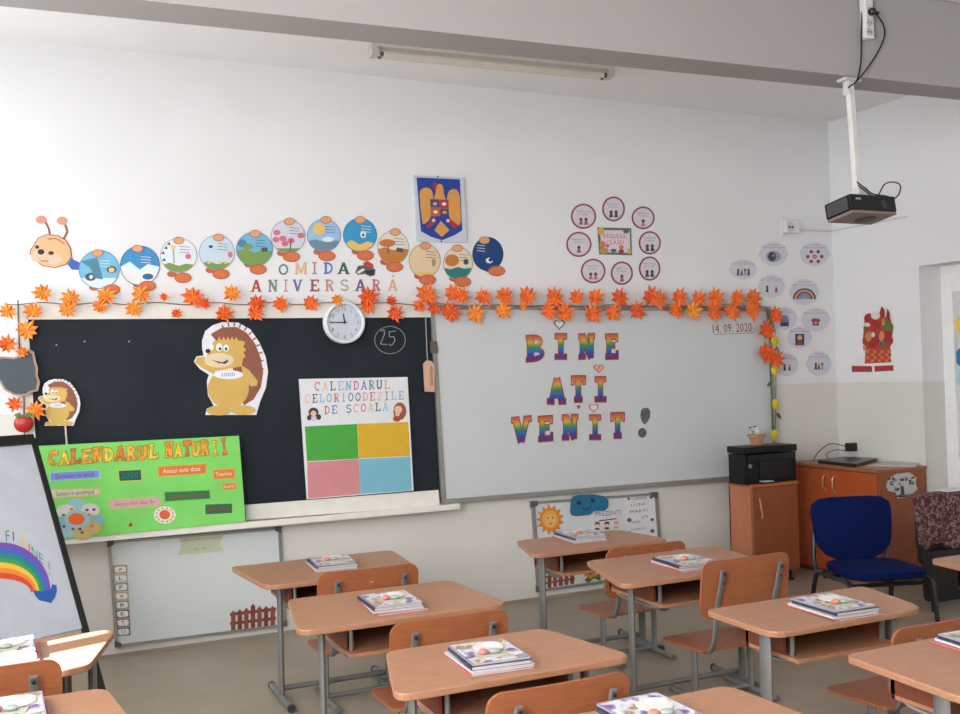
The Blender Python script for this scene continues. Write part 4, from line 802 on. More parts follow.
# ------------------------------------------------------------------ right wall: basket picture and red strips
zr = lambda *a: Z(a, 850, 290, 6.49)
R1, R2, R3, R4, R5 = M((156, 44, 42), .7), M((190, 84, 56), .7), M((96, 104, 60), .7), M((206, 130, 80), .7), M((214, 206, 200), .7)
bk = thing('fruit_basket_cutout', RW(876, 364, .0), 'paper cutout of a wicker basket of red fruit and tulips on the right wall', 'basket cutout')
mb = MB(); flat(mb, zr((100, 390), (265, 380), (262, 470), (95, 478)), .001, .0015, 0, RW)
for j in range(4):
    for i in range(7): flat(mb, zr(*E(115+i*23+(j % 2)*8, 400+j*20, 9, 7, 8)), .0026, .0004, 1 + (i+j) % 2, RW)
mb.build('basket', [R2, R4, M((150, 60, 40), .7)], bk)
mb = MB(); flat(mb, zr((100, 388), (84, 330), (88, 260), (95, 190), (125, 155), (190, 150), (225, 175), (262, 190), (272, 250), (268, 350), (255, 385)), .0015, .0012, 1, RW)
FR = [(125, 185, 34, 34, 0), (120, 250, 34, 34, 1), (170, 225, 26, 30, 0), (175, 300, 30, 48, 0), (120, 300, 22, 34, 3), (205, 300, 18, 34, 3), (240, 330, 26, 30, 0), (215, 350, 26, 18, 2), (92, 330, 12, 28, 1), (95, 375, 12, 20, 3), (250, 280, 24, 24, 0), (145, 350, 24, 26, 0), (265, 330, 14, 22, 0), (165, 165, 30, 26, 4), (110, 225, 20, 14, 4), (105, 260, 12, 24, 2), (180, 270, 16, 20, 1), (150, 290, 12, 16, 4)]
for i, (x, y, rx, ry, m_) in enumerate(FR): flat(mb, zr(*E(x, y, rx, ry, 14)), .003+i*.0003, .001, m_, RW)
mb.build('fruit', [R1, M((176, 60, 44), .7), R3, R4, R5], bk)
mb = MB()
for i, (pp, m_) in enumerate((([(190, 150), (205, 105), (222, 125), (225, 180), (205, 190)], 0), ([(232, 190), (242, 120), (258, 150), (255, 195)], 0), ([(200, 200), (215, 185), (245, 190), (280, 230), (275, 270), (215, 260)], 2), ([(210, 190), (222, 175), (226, 230), (205, 225)], 3))): flat(mb, zr(*pp), .0085+i*.0004, .001, m_, RW)
mb.build('tulips', [R1, R1, R3, R4], bk)
for pp, lab in ((((10, 492), (142, 494), (144, 532), (12, 532)), 'left dark red paper strip under the fruit basket cutout'), (((158, 494), (280, 488), (282, 524), (160, 530)), 'right dark red paper strip under the fruit basket cutout')):
    poly_thing('paper_strip', lab, 'paper strip', [(M((160, 50, 50), .7), zr(*pp))], 0, 'red strips under the basket cutout', RW)
DP = Plane((XR+.21-.0, 0, 0), (-1, 0, 0))
for (x, y, rx, ry, c, lab) in ((960, 325, 5.5, 8, (226, 190, 80), 'yellow'), (961, 357, 5.5, 9, (40, 110, 160), 'dark blue'), (961, 377, 5, 8, (150, 200, 214), 'pale blue')):
    poly_thing('door_sticker', lab+' round sticker on the white door pane at the right edge', 'sticker', [(M(c, .6), E(x, y, rx, ry, 20))], .0, 'round stickers on the door', DP)

# ------------------------------------------------------------------ ceiling lamp
fl = thing('fluorescent_lamp', (.1, -.69, HC), 'long bare twin fluorescent tube lamp on the ceiling above the boards', 'ceiling lamp')
A_, B_ = pz(370, 44.5, HC-.02), pz(611, 68.5, HC-.02); d = (B_-A_).normalized(); sd_ = Vector((-d.y, d.x, 0))*.035
mb = MB(); mb.prism([A_+sd_+Vector((0, 0, .02)), B_+sd_+Vector((0, 0, .02)), B_-sd_+Vector((0, 0, .02)), A_-sd_+Vector((0, 0, .02))], (0, 0, -.035)); mb.build('housing', M((206, 202, 192), .45), fl)
for s in (-1, 1):
    o_ = sd_*s*.62-Vector((0, 0, .052)); mb = MB(); mb.tube([A_+o_+d*.04, B_+o_-d*.04], .014, 12); mb.build('tube', M((216, 210, 198), .3), fl, smooth=True)
for P_, s in ((A_, 1), (B_, -1)):
    mb = MB(); mb.prism([P_+sd_*1.1, P_+sd_*1.1+d*s*.035, P_-sd_*1.1+d*s*.035, P_-sd_*1.1], (0, 0, -.062)); mb.build('end_cap', M((196, 190, 180), .45), fl)
    mb = MB(); o_ = P_+d*s*.045-Vector((0, 0, .052)); [mb.tube([o_+sd_*q*.62, o_+sd_*q*.62+d*s*.02], .0145, 10) for q in (-1, 1)]; mb.build('tube_ferrule', M((92, 88, 84), .4, .5), fl)

# ------------------------------------------------------------------ projector, pole, beam sockets
yp = YN+.05
pr_ = thing('projector_mount', py_(849, 84, yp), 'white square ceiling pole carrying the projector', 'projector mount')
T0, T1 = py_(849.5, 86, yp), py_(857.5, 192, yp); T0.z = ZB-.012
mb = MB(); ax = (T1-T0)
sq = .014; up_ = [Vector((-sq, -sq, 0)), Vector((sq, -sq, 0)), Vector((sq, sq, 0)), Vector((-sq, sq, 0))]
mb.add([T0+u for u in up_]+[T1+u for u in up_], [(0, 1, 2, 3), (4, 7, 6, 5), (0, 4, 5, 1), (1, 5, 6, 2), (2, 6, 7, 3), (3, 7, 4, 0)]); mb.build('pole', M((206, 204, 200), .4), pr_)
MB().box((T0.x-.05, T0.y-.03, ZB-.012), (T0.x+.05, T0.y+.03, ZB)).build('ceiling_plate', M((196, 192, 188), .45), pr_)
MB().box((T0.x-.022, T0.y-.02, ZB-.075), (T0.x-.014, T0.y+.02, ZB-.01)).build('clamp', M((190, 188, 184), .45), pr_)
MB().box((T1.x-.02, T1.y-.03, T1.z-.045), (T1.x+.034, T1.y+.02, T1.z+.02)).build('clamp', M((190, 188, 184), .45), pr_)
yq = YN-.06
c1, c2 = py_(850.6, 212.5, yq), py_(895, 196, yq)
pj = thing('projector', ((c1.x+c2.x)/2, yp, c1.z), 'black video projector hanging from the ceiling pole', 'projector')
dep = .17
PT_ = Matrix.Translation((0, yq, c2.z)) @ Matrix.Rotation(math.radians(-9), 4, 'X') @ Matrix.Translation((0, -yq, -c2.z))
MB(PT_).box((c1.x, yq, c1.z+.012), (c2.x, yq+dep, c2.z)).build('casing', M((11, 11, 14), .4, 0, 'plain', .3), pj, bevel=.008)
MB(PT_).box((c1.x+.005, yq+.005, c1.z), (c2.x-.005, yq+dep-.005, c1.z+.012)).build('base_panel', M((120, 104, 98), .5), pj)
mb = MB(PT_); mb.box((c1.x-.004, yq+.02, c1.z+.02), (c1.x, yq+dep-.02, c2.z-.012)); 
for k in range(6): mb.box((c1.x-.006, yq+.02, c1.z+.024+k*.007), (c1.x-.004, yq+dep-.02, c1.z+.027+k*.007))
mb.build('vent_grille', M((58, 62, 66), .5), pj)
MB(PT_).box((c1.x+.03, yq-.002, c2.z-.028), (c1.x+.06, yq, c2.z-.02)).build('badge', M((170, 170, 174), .4), pj)
mb = MB(PT_); mb.lathe((c2.x-.08, 0, (c1.z+c2.z)/2), [(.02, -yq-.001), (.02, -yq+.004), (.014, -yq+.004), (.014, -yq+.001)], 0, 16, 'Y'); mb.build('port_ring', M((44, 40, 40), .4), pj)
mb = MB(PT_); mb.ell(((c1.x+c2.x)/2+.03, yq+dep*.55, c1.z-.001), (.055, .05, .004)); mb.build('lens_cover', M((60, 42, 40), .5), pj)
def hang(pts, y): return [py_(x, yy, y) for x, yy in pts]
def smooth_path(P, n=6):
    out = []
    for i in range(len(P)-1):
        p0, p1, p2, p3 = P[max(0, i-1)], P[i], P[i+1], P[min(len(P)-1, i+2)]
        for k in range(n):
            t = k/n; out.append(.5*((2*p1)+(-p0+p2)*t+(2*p0-5*p1+4*p2-p3)*t*t+(-p0+3*p1-3*p2+p3)*t**3))
    return out+[P[-1]]
mb = MB(); mb.tube(smooth_path(hang([(857, 182), (866, 189), (873, 194), (886, 196), (894, 199)], yq+.02)), .0035, 6)
mb.tube(smooth_path(hang([(858, 185), (864, 190), (876, 197), (884, 185), (892, 182), (900, 185), (899, 194), (893, 200)], yq+.05)), .0035, 6)
props(mb.build('projector_cable', BLACK), 'black looped cables behind the hanging projector', 'cable')
mb = MB(); mb.box(*(lambda a, b: ((a.x, YN-.04, b.z), (b.x, YN, a.z)))(py_(863.5, -4, YN-.03), py_(873, 39.5, YN-.03)))
ss = mb.build('socket_strip', M((206, 204, 206), .4), bevel=.006); props(ss, 'white strip of power sockets on the ceiling beam above the projector pole', 'power strip')
for yy in (11, 23, 32):
    c = py_(869.5, yy, YN-.04); mb = MB(); mb.lathe((c.x, 0, c.z), [(.019, -YN+.036), (.019, -YN+.043), (.016, -YN+.043), (.016, -YN+.041)], 0, 16, 'Y'); so_ = mb.build('socket_outlet', M((180, 178, 180), .4), ss)
    mb = MB(); [mb.ell((c.x+s*.008, YN-.0435, c.z), (.0035, .002, .0035), 0, 8, 6) for s in (-1, 1)]; mb.build('pin_hole', BLACK, so_)
c = py_(872, 11.5, YN-.055)
mb = MB(); mb.ell(c, (.018, .02, .018), 0); mb.ell(c+Vector((.02, -.005, -.006)), (.02, .01, .01), 0)
mb.tube(smooth_path(hang([(876, 14), (883, 24), (884.5, 36), (878, 52), (866, 70), (856, 82), (850, 86), (848.5, 88)], YN-.02)), .004, 6)
props(mb.build('power_cable', BLACK), 'black power cable plugged into the beam socket strip and looping to the pole', 'cable')
mb = MB(); mb.tube(smooth_path(hang([(869, -4), (863, 5), (861.5, 30), (861, 60), (857, 80), (850, 86)], YN-.015)), .004, 6)
props(mb.build('signal_cable', BLACK), 'black cable hanging straight past the beam socket strip to the pole', 'cable')
mb = MB(); mb.prism([(1.5, edge((140, 0), (850, 76), 1.5), HC-.0), (XR, A1, HC), (XR, A1-.012, HC), (1.5, edge((140, 0), (850, 76), 1.5)-.012, HC)], (0, 0, -.012)); props(mb.build('beam_trunking', M((170, 166, 166), .5)), 'thin grey trunking along the top of the ceiling beam', 'trunking')

# ------------------------------------------------------------------ cabinets
WO = M((138, 76, 48), .4, 0, 'woodv'); WOL = M((176, 110, 76), .45, 0, 'woodv')
DK = M((40, 30, 26), .5)
yc = -.39; xa, xb = py_(750.5, 500, yc).x, py_(796, 500, yc).x; zt = .66; zb = .07
c1_ = thing('printer_cabinet', ((xa+xb)/2, yc/2, 0), 'narrow beech cabinet with one door under the black printer', 'cabinet')
mb = MB(); mb.box((xa, yc, zb), (xa+.018, -.17, zt-.022)); mb.box((xb-.018, yc, zb), (xb, -.17, zt-.022)); mb.box((xa, yc, zb), (xb, -.17, zb+.02)); mb.box((xa, -.18, zb), (xb, -.17, zt-.022)); mb.build('body', WOL, c1_)
MB().box((xa-.006, yc-.022, zt-.022), (xb+.006, -.17, zt)).build('top', M((170, 96, 58), .4, 0, 'wood'), c1_, bevel=.003)
d_ = MB().box((xa+.002, yc-.02, zb+.004), (xb-.002, yc-.001, zt-.025)).build('door', WO, c1_, bevel=.002)
h_ = [Vector((xa+.055, yc-.022, zt-.09)), Vector((xa+.06, yc-.045, zt-.21)), Vector((xa+.06, yc-.045, zt-.2)), Vector((xa+.065, yc-.022, zt-.225))]
mb = MB(); mb.tube(smooth_path(h_), .006, 8); mb.build('handle', M((190, 140, 110), .3, .4), d_, smooth=True)
for x in (xa+.04, xb-.04):
    for y in (yc+.03, -.21): mb = MB(); mb.lathe((x, y, 0), [(.024, 0), (.024, .008), (.012, .012), (.012, .06), (.022, .07)], 0, 12); mb.build('foot', BLACK, c1_)
# printer
pa, pbx = py_(747, 480, yc-.03).x, xb+.004; ptop = py_(770, 445.5, yc).z; PT = ptop
prn = thing('printer', ((pa+pbx)/2, -.22, zt), 'black laser printer on the narrow cabinet', 'printer')
PK = M((11, 11, 13), .4, 0, 'plain', .3)
pf = yc-.01
mb = MB(); mb.box((pa, pf, zt), (pbx, -.235, PT-.05)); mb.build('body', PK, prn, bevel=.006)
MB().box((pa-.006, pf-.012, PT-.045), (pbx+.002, -.23, PT)).build('scanner_lid', M((13, 12, 13), .4, 0, 'plain', .3), prn, bevel=.006)
MB().box((pa+.02, pf-.012, PT-.09), (pbx-.02, pf, PT-.052)).build('control_panel', M((12, 12, 14), .3), prn)
MB().box((pa+.12, pf-.006, zt+.03), (pbx-.05, pf, PT-.1)).build('output_slot', M((8, 8, 10), .6), prn)
MB().box((pa+.115, pf-.05, zt+.016), (pbx-.235, pf-.0, zt+.02)).build('paper_tray', M((200, 206, 216), .4), prn)
mb = MB(); mb.lathe((pa+.045, 0, PT-.125), [(.013, -pf), (.013, -pf+.003)], 0, 16, 'Y'); bd = mb.build('round_badge', M((150, 156, 164), .3), prn)
vs, fs = text_geo('hp'); mb = MB(); mb.add([(pa+.036+v[0]*.017, pf-.0042, PT-.130+v[1]*.017) for v in vs], fs); mb.build('lettering', M((30, 34, 44), .5), bd)
# potted plant + figurine
cpt = pz(756.5, 442.3, PT); cpt.y = -.29; cpt.x = py_(756.5, 440, -.29).x
pot = thing('potted_plant', (cpt.x, cpt.y, PT), 'small terracotta pot with white blooms on top of the printer', 'potted plant')
MB().lathe((cpt.x, cpt.y, PT), [(.036, 0), (.052, .055), (.062, .058), (.062, .07), (.052, .07), (.048, .06)], 0, 20).build('pot', M((176, 124, 98), .6), pot, smooth=True)
mb = MB(); mb.tube([(cpt.x-.01, cpt.y, PT+.05), (cpt.x-.03, cpt.y, PT+.09), (cpt.x-.055, cpt.y-.01, PT+.115)], .003, 6); mb.tube([(cpt.x, cpt.y, PT+.05), (cpt.x-.01, cpt.y, PT+.12)], .003, 6); mb.build('stem', M((96, 116, 84), .7), pot)
mb = MB(); mb.ell((cpt.x+.008, cpt.y, PT+.088), (.026, .022, .024)); mb.ell((cpt.x+.0, cpt.y-.005, PT+.105), (.018, .016, .016)); mb.ell((cpt.x-.05, cpt.y-.01, PT+.112), (.012, .01, .008)); mb.build('bloom', M((206, 206, 204), .6), pot, smooth=True)
mb = MB(); mb.ell((cpt.x-.058, cpt.y-.012, PT+.118), (.012, .008, .006)); mb.ell((cpt.x-.01, cpt.y, PT+.125), (.016, .008, .004)); mb.build('leaf', M((56, 70, 56), .7), pot)

# corner cabinet
k0 = pz(882, 586.5, 0); zt2 = .745
x0 = k0.x-.02; y0 = k0.y
cc = thing('corner_cabinet', ((x0+XR)/2, y0/2, 0), 'wide beech cabinet with two doors in the right corner', 'cabinet')
mb = MB(); mb.box((x0+.02, y0, .03), (XR-.07, y0+.018, zt2-.022)); mb.box((x0+.02, -.05, .03), (XR-.07, -.032, zt2-.022)); mb.box((x0+.02, y0, .03), (XR-.07, -.035, .05)); mb.box((XR-.08, y0+.018, .05), (XR-.07, -.05, zt2-.022)); mb.build('body', M((146, 78, 46), .45, 0, 'woodv'), cc)
MB().box((x0, y0-.008, zt2-.022), (XR-.06, -.025, zt2)).build('top', M((150, 88, 56), .4, 0, 'wood'), cc, bevel=.003)
MB().box((x0+.03, y0+.01, 0), (XR-.09, -.05, .03)).build('plinth', M((110, 60, 36), .5), cc)
ym = (y0-.04)/2
for q, (ya, yb_, hy) in enumerate(((y0+.003, ym-.002, ym-.04), (ym+.002, -.04, ym+.05))):
    d_ = MB().box((x0+.001, ya, .035), (x0+.019, yb_, zt2-.026)).build('door', M((168, 78, 38), .35, 0, 'woodv'), cc, bevel=.002)
    h_ = [Vector((x0, hy, zt2-.07)), Vector((x0-.022, hy, zt2-.085)), Vector((x0-.022, hy, zt2-.15)), Vector((x0, hy, zt2-.17))]
    mb = MB(); mb.tube(smooth_path(h_), .006, 8); mb.build('handle', M((214, 176, 140), .25, .6), d_, smooth=True)
# tree sticker on the cabinet side
TP = Plane((0, y0, 0), (0, -1, 0)); zs_ = lambda *a: Z(a, 780, 420, 3.244)
tw = [(345, 215), (352, 190), (378, 175), (420, 170), (442, 185), (440, 205), (447, 225), (415, 250), (382, 255), (376, 235), (352, 230)]
o = poly_thing('tree_sticker', 'white paper cutout with a dark tree drawing on the side of the corner cabinet', 'sticker', [(M((196, 190, 186), .7), zs_(*tw))], .0, None, TP)
mb = MB(); g_ = 0
for i in range(26):
    x = 350+random.random()*84; y = 186+random.random()*40
    if abs(x-395) > 44-(y-186)*.4: continue
    flat(mb, zs_(*E(x, y, random.uniform(4, 9), random.uniform(2.5, 5), 8, 0, 2*PI, random.uniform(-.5, .5))), .0016+i*.00005, .0003, i % 2, TP)
flat(mb, zs_((392, 215), (402, 215), (404, 240), (410, 250), (384, 252), (391, 240)), .0032, .0004, 0, TP); mb.build('tree_drawing', [M((70, 74, 82), .7), M((120, 136, 156), .7)], o)
# laptop, papers, router, adapter on the cabinet
la = [pz(x, y, zt2+.012) for x, y in ((818, 461.5), (846, 457.5), (877, 459.5), (856, 465.5))]
lp = thing('laptop', (sum((p.x for p in la))/4, sum((p.y for p in la))/4, zt2), 'closed dark laptop lying on the corner cabinet', 'laptop')
MB().prism([Vector((p.x, p.y, zt2+.012)) for p in la], (0, 0, -.0115)).build('base', M((34, 32, 34), .35), lp); MB().prism([Vector((p.x, p.y, zt2+.022)) for p in la], (0, 0, -.0085)).build('lid', M((46, 42, 42), .3), lp)
pp = [pz(x, y, zt2+.004) for x, y in ((868, 465.5), (884, 461.5), (921, 462), (915, 466.5))]
mb = MB(); mb.prism([Vector((p.x, p.y, zt2+.006)) for p in pp], (0, 0, -.005)); props(mb.build('paper_sheet', M((196, 192, 188), .6)), 'white papers lying on the near end of the corner cabinet', 'paper')
rt = pz(845, 457, zt2); rt.y = max(rt.y, -.32)
mb = MB(); mb.box((XR-.1, -.2, zt2+.001), (XR-.045, -.11, zt2+.03)); rr_ = mb.build('router', M((206, 206, 206), .4), bevel=.004); props(rr_, 'small white box behind the laptop on the corner cabinet', 'router')
mb = MB(); mb.box((XR-.075, -.18, .80), (XR-.0005, -.13, .86)); props(mb.build('power_adapter', BLACK, bevel=.006), 'black plug adapter on the wall above the corner cabinet', 'adapter')
mb = MB(); mb.tube(smooth_path([Vector((XR-.08, -.16, .835)), Vector((XR-.2, -.12, .86)), Vector((XR-.3, -.1, .80)), Vector((XR-.36, -.12, zt2+.006))]), .0035, 6)
mb.tube(smooth_path([Vector((XR-.04, -.13, .80)), Vector((XR-.12, -.09, .81)), Vector((XR-.2, -.08, .785)), Vector((XR-.2, -.1, zt2+.005))]), .003, 6)
props(mb.build('charger_cable', BLACK), 'thin black cables looping above the laptop', 'cable')
mb = MB(); mb.tube(smooth_path([py_(x, y, -.05) for x, y in ((800, 462), (797, 500), (806, 520), (802, 548), (798, 560))]), .004, 6); props(mb.build('floor_cable', BLACK), 'black cable hanging in the gap between the two cabinets', 'cable')

# ------------------------------------------------------------------ dark armchair with floral cloth
tx0, ty0, tzt = 2.275, -1.52, .675
td = thing('armchair', (tx0+.35, ty0+.25, 0), 'black armchair at the right edge with a floral cloth over its back', 'armchair')
AK = M((20, 17, 18), .6)
MB().box((tx0+.055, ty0+.01, .36), (tx0+.62, ty0+.09, tzt-.008)).build('backrest', AK, td, bevel=.02)
MB().box((tx0+.12, ty0+.01, .06), (tx0+.62, ty0+.09, .36)).build('lower_back', AK, td, bevel=.01)
MB().box((tx0+.36, ty0+.09, .2), (tx0+.66, ty0+.36, .38)).build('seat', AK, td, bevel=.03)
for x in (tx0+.16, tx0+.58):
    for y in (ty0+.05, ty0+.32): MB().lathe((x+(.24 if y > ty0+.2 and x < tx0+.3 else 0), y, 0), [(.02, 0), (.024, .2 if y > ty0+.2 else .065)], 0, 10).build('leg', BLACK, td)
tx0 -= .05; mb = MB(); nx = 24; vs = []; fs = []
def drape(x, i):
    hem = .285+.025*math.sin(i*.8)-(.03*(3-i)/3 if i < 3 else 0); o = []
    for j in range(9, 0, -1): f = j/9; o.append((x+.0, ty0+.115+.012*f*math.sin(i*1.5), tzt-.012*f))
    o += [(x, ty0+.1, tzt), (x, ty0+.05, tzt+.004), (x, ty0-.002, tzt)]
    for j in range(1, 11): f = j/10; o.append((x, ty0-.01-.022*f*(1+math.sin(i*1.2+.5*f)), tzt-hem*f))
    return o
for i in range(nx+1): vs += drape(tx0+.0+.66*i/nx, i)
C_ = 22
C_ = len(vs)//(nx+1)
for i in range(nx):
    for j in range(C_-1): fs.append((i*C_+j, (i+1)*C_+j, (i+1)*C_+j+1, i*C_+j+1))
mb.add(vs, fs); co_ = mb.build('floral_cloth', M_floral(), smooth=True); props(co_, 'dark red and pink floral cloth draped over the back of the black armchair', 'cloth')
so2 = co_.modifiers.new('thick', 'SOLIDIFY'); so2.thickness = .003; so2.offset = 1
mb = MB(); mb.prism([Vector((tx0+.33+a, ty0+.05+b, tzt+.012)) for a, b in ((-.05, -.05), (.16, -.05), (.16, .05), (-.02, .05))], (0, 0, -.005)); props(mb.build('paper_sheet', PAPER), 'folded white sheet lying on top of the floral cloth at the right edge', 'paper')

# ------------------------------------------------------------------ blue chair
def blue_chair(x, y, rz):
    T = Matrix.Translation((x, y, 0)) @ Matrix.Rotation(rz, 4, 'Z')
    t = thing('office_chair', (x, y, 0), 'blue upholstered chair with black legs standing by the corner cabinet', 'chair')
    BL = M((6, 19, 66), .85, 0, 'plain', .1); K = M((18, 18, 20), .35)
    # local: -y is the way the sitter faces
    hw, sz = .215, .405
    def cushion(name, w0, w1, h, th, T2, bulge=.02, cut=0.0):
        mb = MB(T @ T2); vs = []; fs = []; N = 28; rings = [(.0, .96), (.15, 1.0), (.85, 1.0), (1.0, .94)]
        def outline(sc):
            o = []
            for i in range(N):
                a = 2*PI*i/N; c, s = math.cos(a), math.sin(a); e = 5.0
                f = (abs(c)**e+abs(s)**e)**(-1/e); v = s*f; ww = w0+(w1-w0)*(v+1)/2
                yy = v*h/2
                if v < 0: yy -= cut*(1-(c*f)**2)*(-v)
                o.append((c*f*ww/2*sc, yy*sc))
            return o
        for r, sc in rings:
            for (a, b) in outline(sc): vs.append((a, b, th*r))
        vs.append((0, 0, 0)); vs.append((0, 0, th*1.0+bulge*.3)); n0 = len(rings)*N
        for j in range(3):
            for i in range(N): i2 = (i+1) % N; fs.append((j*N+i, j*N+i2, (j+1)*N+i2, (j+1)*N+i))
        for i in range(N): i2 = (i+1) % N; fs.append((n0, i2, i)); fs.append((n0+1, 3*N+i, 3*N+i2))
        mb.add(vs, fs); mb.build(name, BL, t, smooth=True)
    cushion('seat', .38, .42, .38, .042, Matrix.Translation((0, -.02, sz-.035)) @ Matrix.Rotation(PI, 4, 'Z'))
    cushion('backrest', .40, .45, .29, .045, Matrix.Translation((0, .215, sz+.178)) @ Matrix.Rotation(math.radians(82), 4, 'X') , .02, .045)
    mb = MB(T)
    def tb(name, pts, r=.0125):
        m2 = MB(T); m2.tube(smooth_path([Vector(p) for p in pts], 4), r, 8); m2.build(name, K, t, smooth=True)
    for s in (-1, 1):
        X = s*.215
        tb('leg', [(X*1.05, .26, .013), (X, .20, sz-.12), (X*.95, .17, sz-.06), (X*.95, .1, sz-.045)])
        tb('leg', [(X*1.05, -.22, .013), (X*1.0, -.2, sz-.10), (X*.97, -.17, sz-.05), (X*.95, -.1, sz-.045)])
        tb('side_rail', [(X*.95, -.12, sz-.05), (X*.95, .17, sz-.055)], .011)
        tb('back_upright', [(X*.9, -.0, sz-.06), (X*.95, .17, sz-.055), (X*.95, .215, sz-.02), (X*.92, .235, sz+.06), (X*.85, .25, sz+.16)], .011)
    tb('cross_rail', [(-.2, .12, sz-.07), (.2, .12, sz-.07)], .01); tb('cross_rail', [(-.2, -.14, sz-.07), (.2, -.14, sz-.07)], .01)
blue_chair(1.625, -1.80, math.radians(-18))

# ------------------------------------------------------------------ pupils' desks and chairs
DT = M((165, 118, 90), .4, 0, 'wood'); DE = M((164, 114, 84), .5, 0, 'wood'); DB = M((110, 56, 34), .55, 0, 'woodv')
def rounded(pts, r, n=5):
    out = []; N = len(pts)
    for i, p in enumerate(pts):
        a, b = Vector(pts[i-1]), Vector(pts[(i+1) % N]); p = Vector(p); da = (a-p).normalized(); db = (b-p).normalized(); rr = r[i] if isinstance(r, (list, tuple)) else r
        s, e = p+da*rr, p+db*rr
        for k in range(n+1): t = k/n; out.append((1-t)**2*s+2*t*(1-t)*p+t*t*e)
    return out
def pupil_desk(q, z, label, hw=.285, lw=.017):
    """q: FL, NL, NR, FR corners of the desktop in metres"""
    cx = sum(p[0] for p in q)/4; yf = (q[0][1]+q[3][1])/2; yn = (q[1][1]+q[2][1])/2; cyy = (yf+yn)/2
    t = thing('pupil_desk', (cx, cyy, 0), label, 'desk', 'pupils desks in rows')
    pts = rounded([(p[0], p[1]) for p in q], [.04, .07, .07, .05])
    o = MB().prism([Vector((p[0], p[1], z)) for p in pts], (0, 0, -.022)).build('desktop', DT, t, bevel=.004)
    yc_ = yn+(yf-yn)*.36
    # book box: floor board, back board
    bx0, bx1 = cx-.225, cx+.225
    MB().box((bx0, yn+.05, z-.135), (bx1, yf-.06, z-.12)).build('shelf', DE, t, bevel=.003)
    MB().box((bx0, yf-.075, z-.135), (bx1, yf-.06, z-.022)).box((bx0, yn+.12, z-.12), (bx0+.012, yf-.06, z-.022)).box((bx1-.012, yn+.12, z-.12), (bx1, yf-.06, z-.022)).build('book_box', DB, t)
    for s in (-1, 1):
        X = cx+s*hw
        mb = MB(); mb.flatbar([(X, yc_, .03), (X, yc_, z-.023)], (0, lw, 0), .0135); mb.build('leg', GREY, t, smooth=True)
        mb = MB(); mb.tube([(X, yc_+.2, .0175), (X, yc_-.16, .0175)], .0165, 10); fr_ = mb.build('foot_rail', GREY, t, smooth=True)
        [MB().tube([(X, v, .0178), (X, v+.012, .0178)], .0178, 10).build('end_plug', M((52, 52, 54), .6), fr_) for v in (yc_+.2, yc_-.172)]
        mb = MB(); xx = cx+s*.205
        mb.tube(smooth_path([Vector((xx-s*.0, yf-.1, z-.024)), Vector((xx, yf-.1, z-.12)), Vector((xx, yf-.13, z-.148)), Vector((xx, yn+.14, z-.148)), Vector((xx, yn+.1, z-.12)), Vector((xx, yn+.1, z-.024))], 4), .0085, 8); mb.build('bracket', GREY, t, smooth=True)
    mb = MB(); mb.tube([(cx-hw, yc_+.03, .05), (cx+hw, yc_+.03, .05)], .0125, 8); mb.build('cross_bar', GREY, t, smooth=True)
    return t
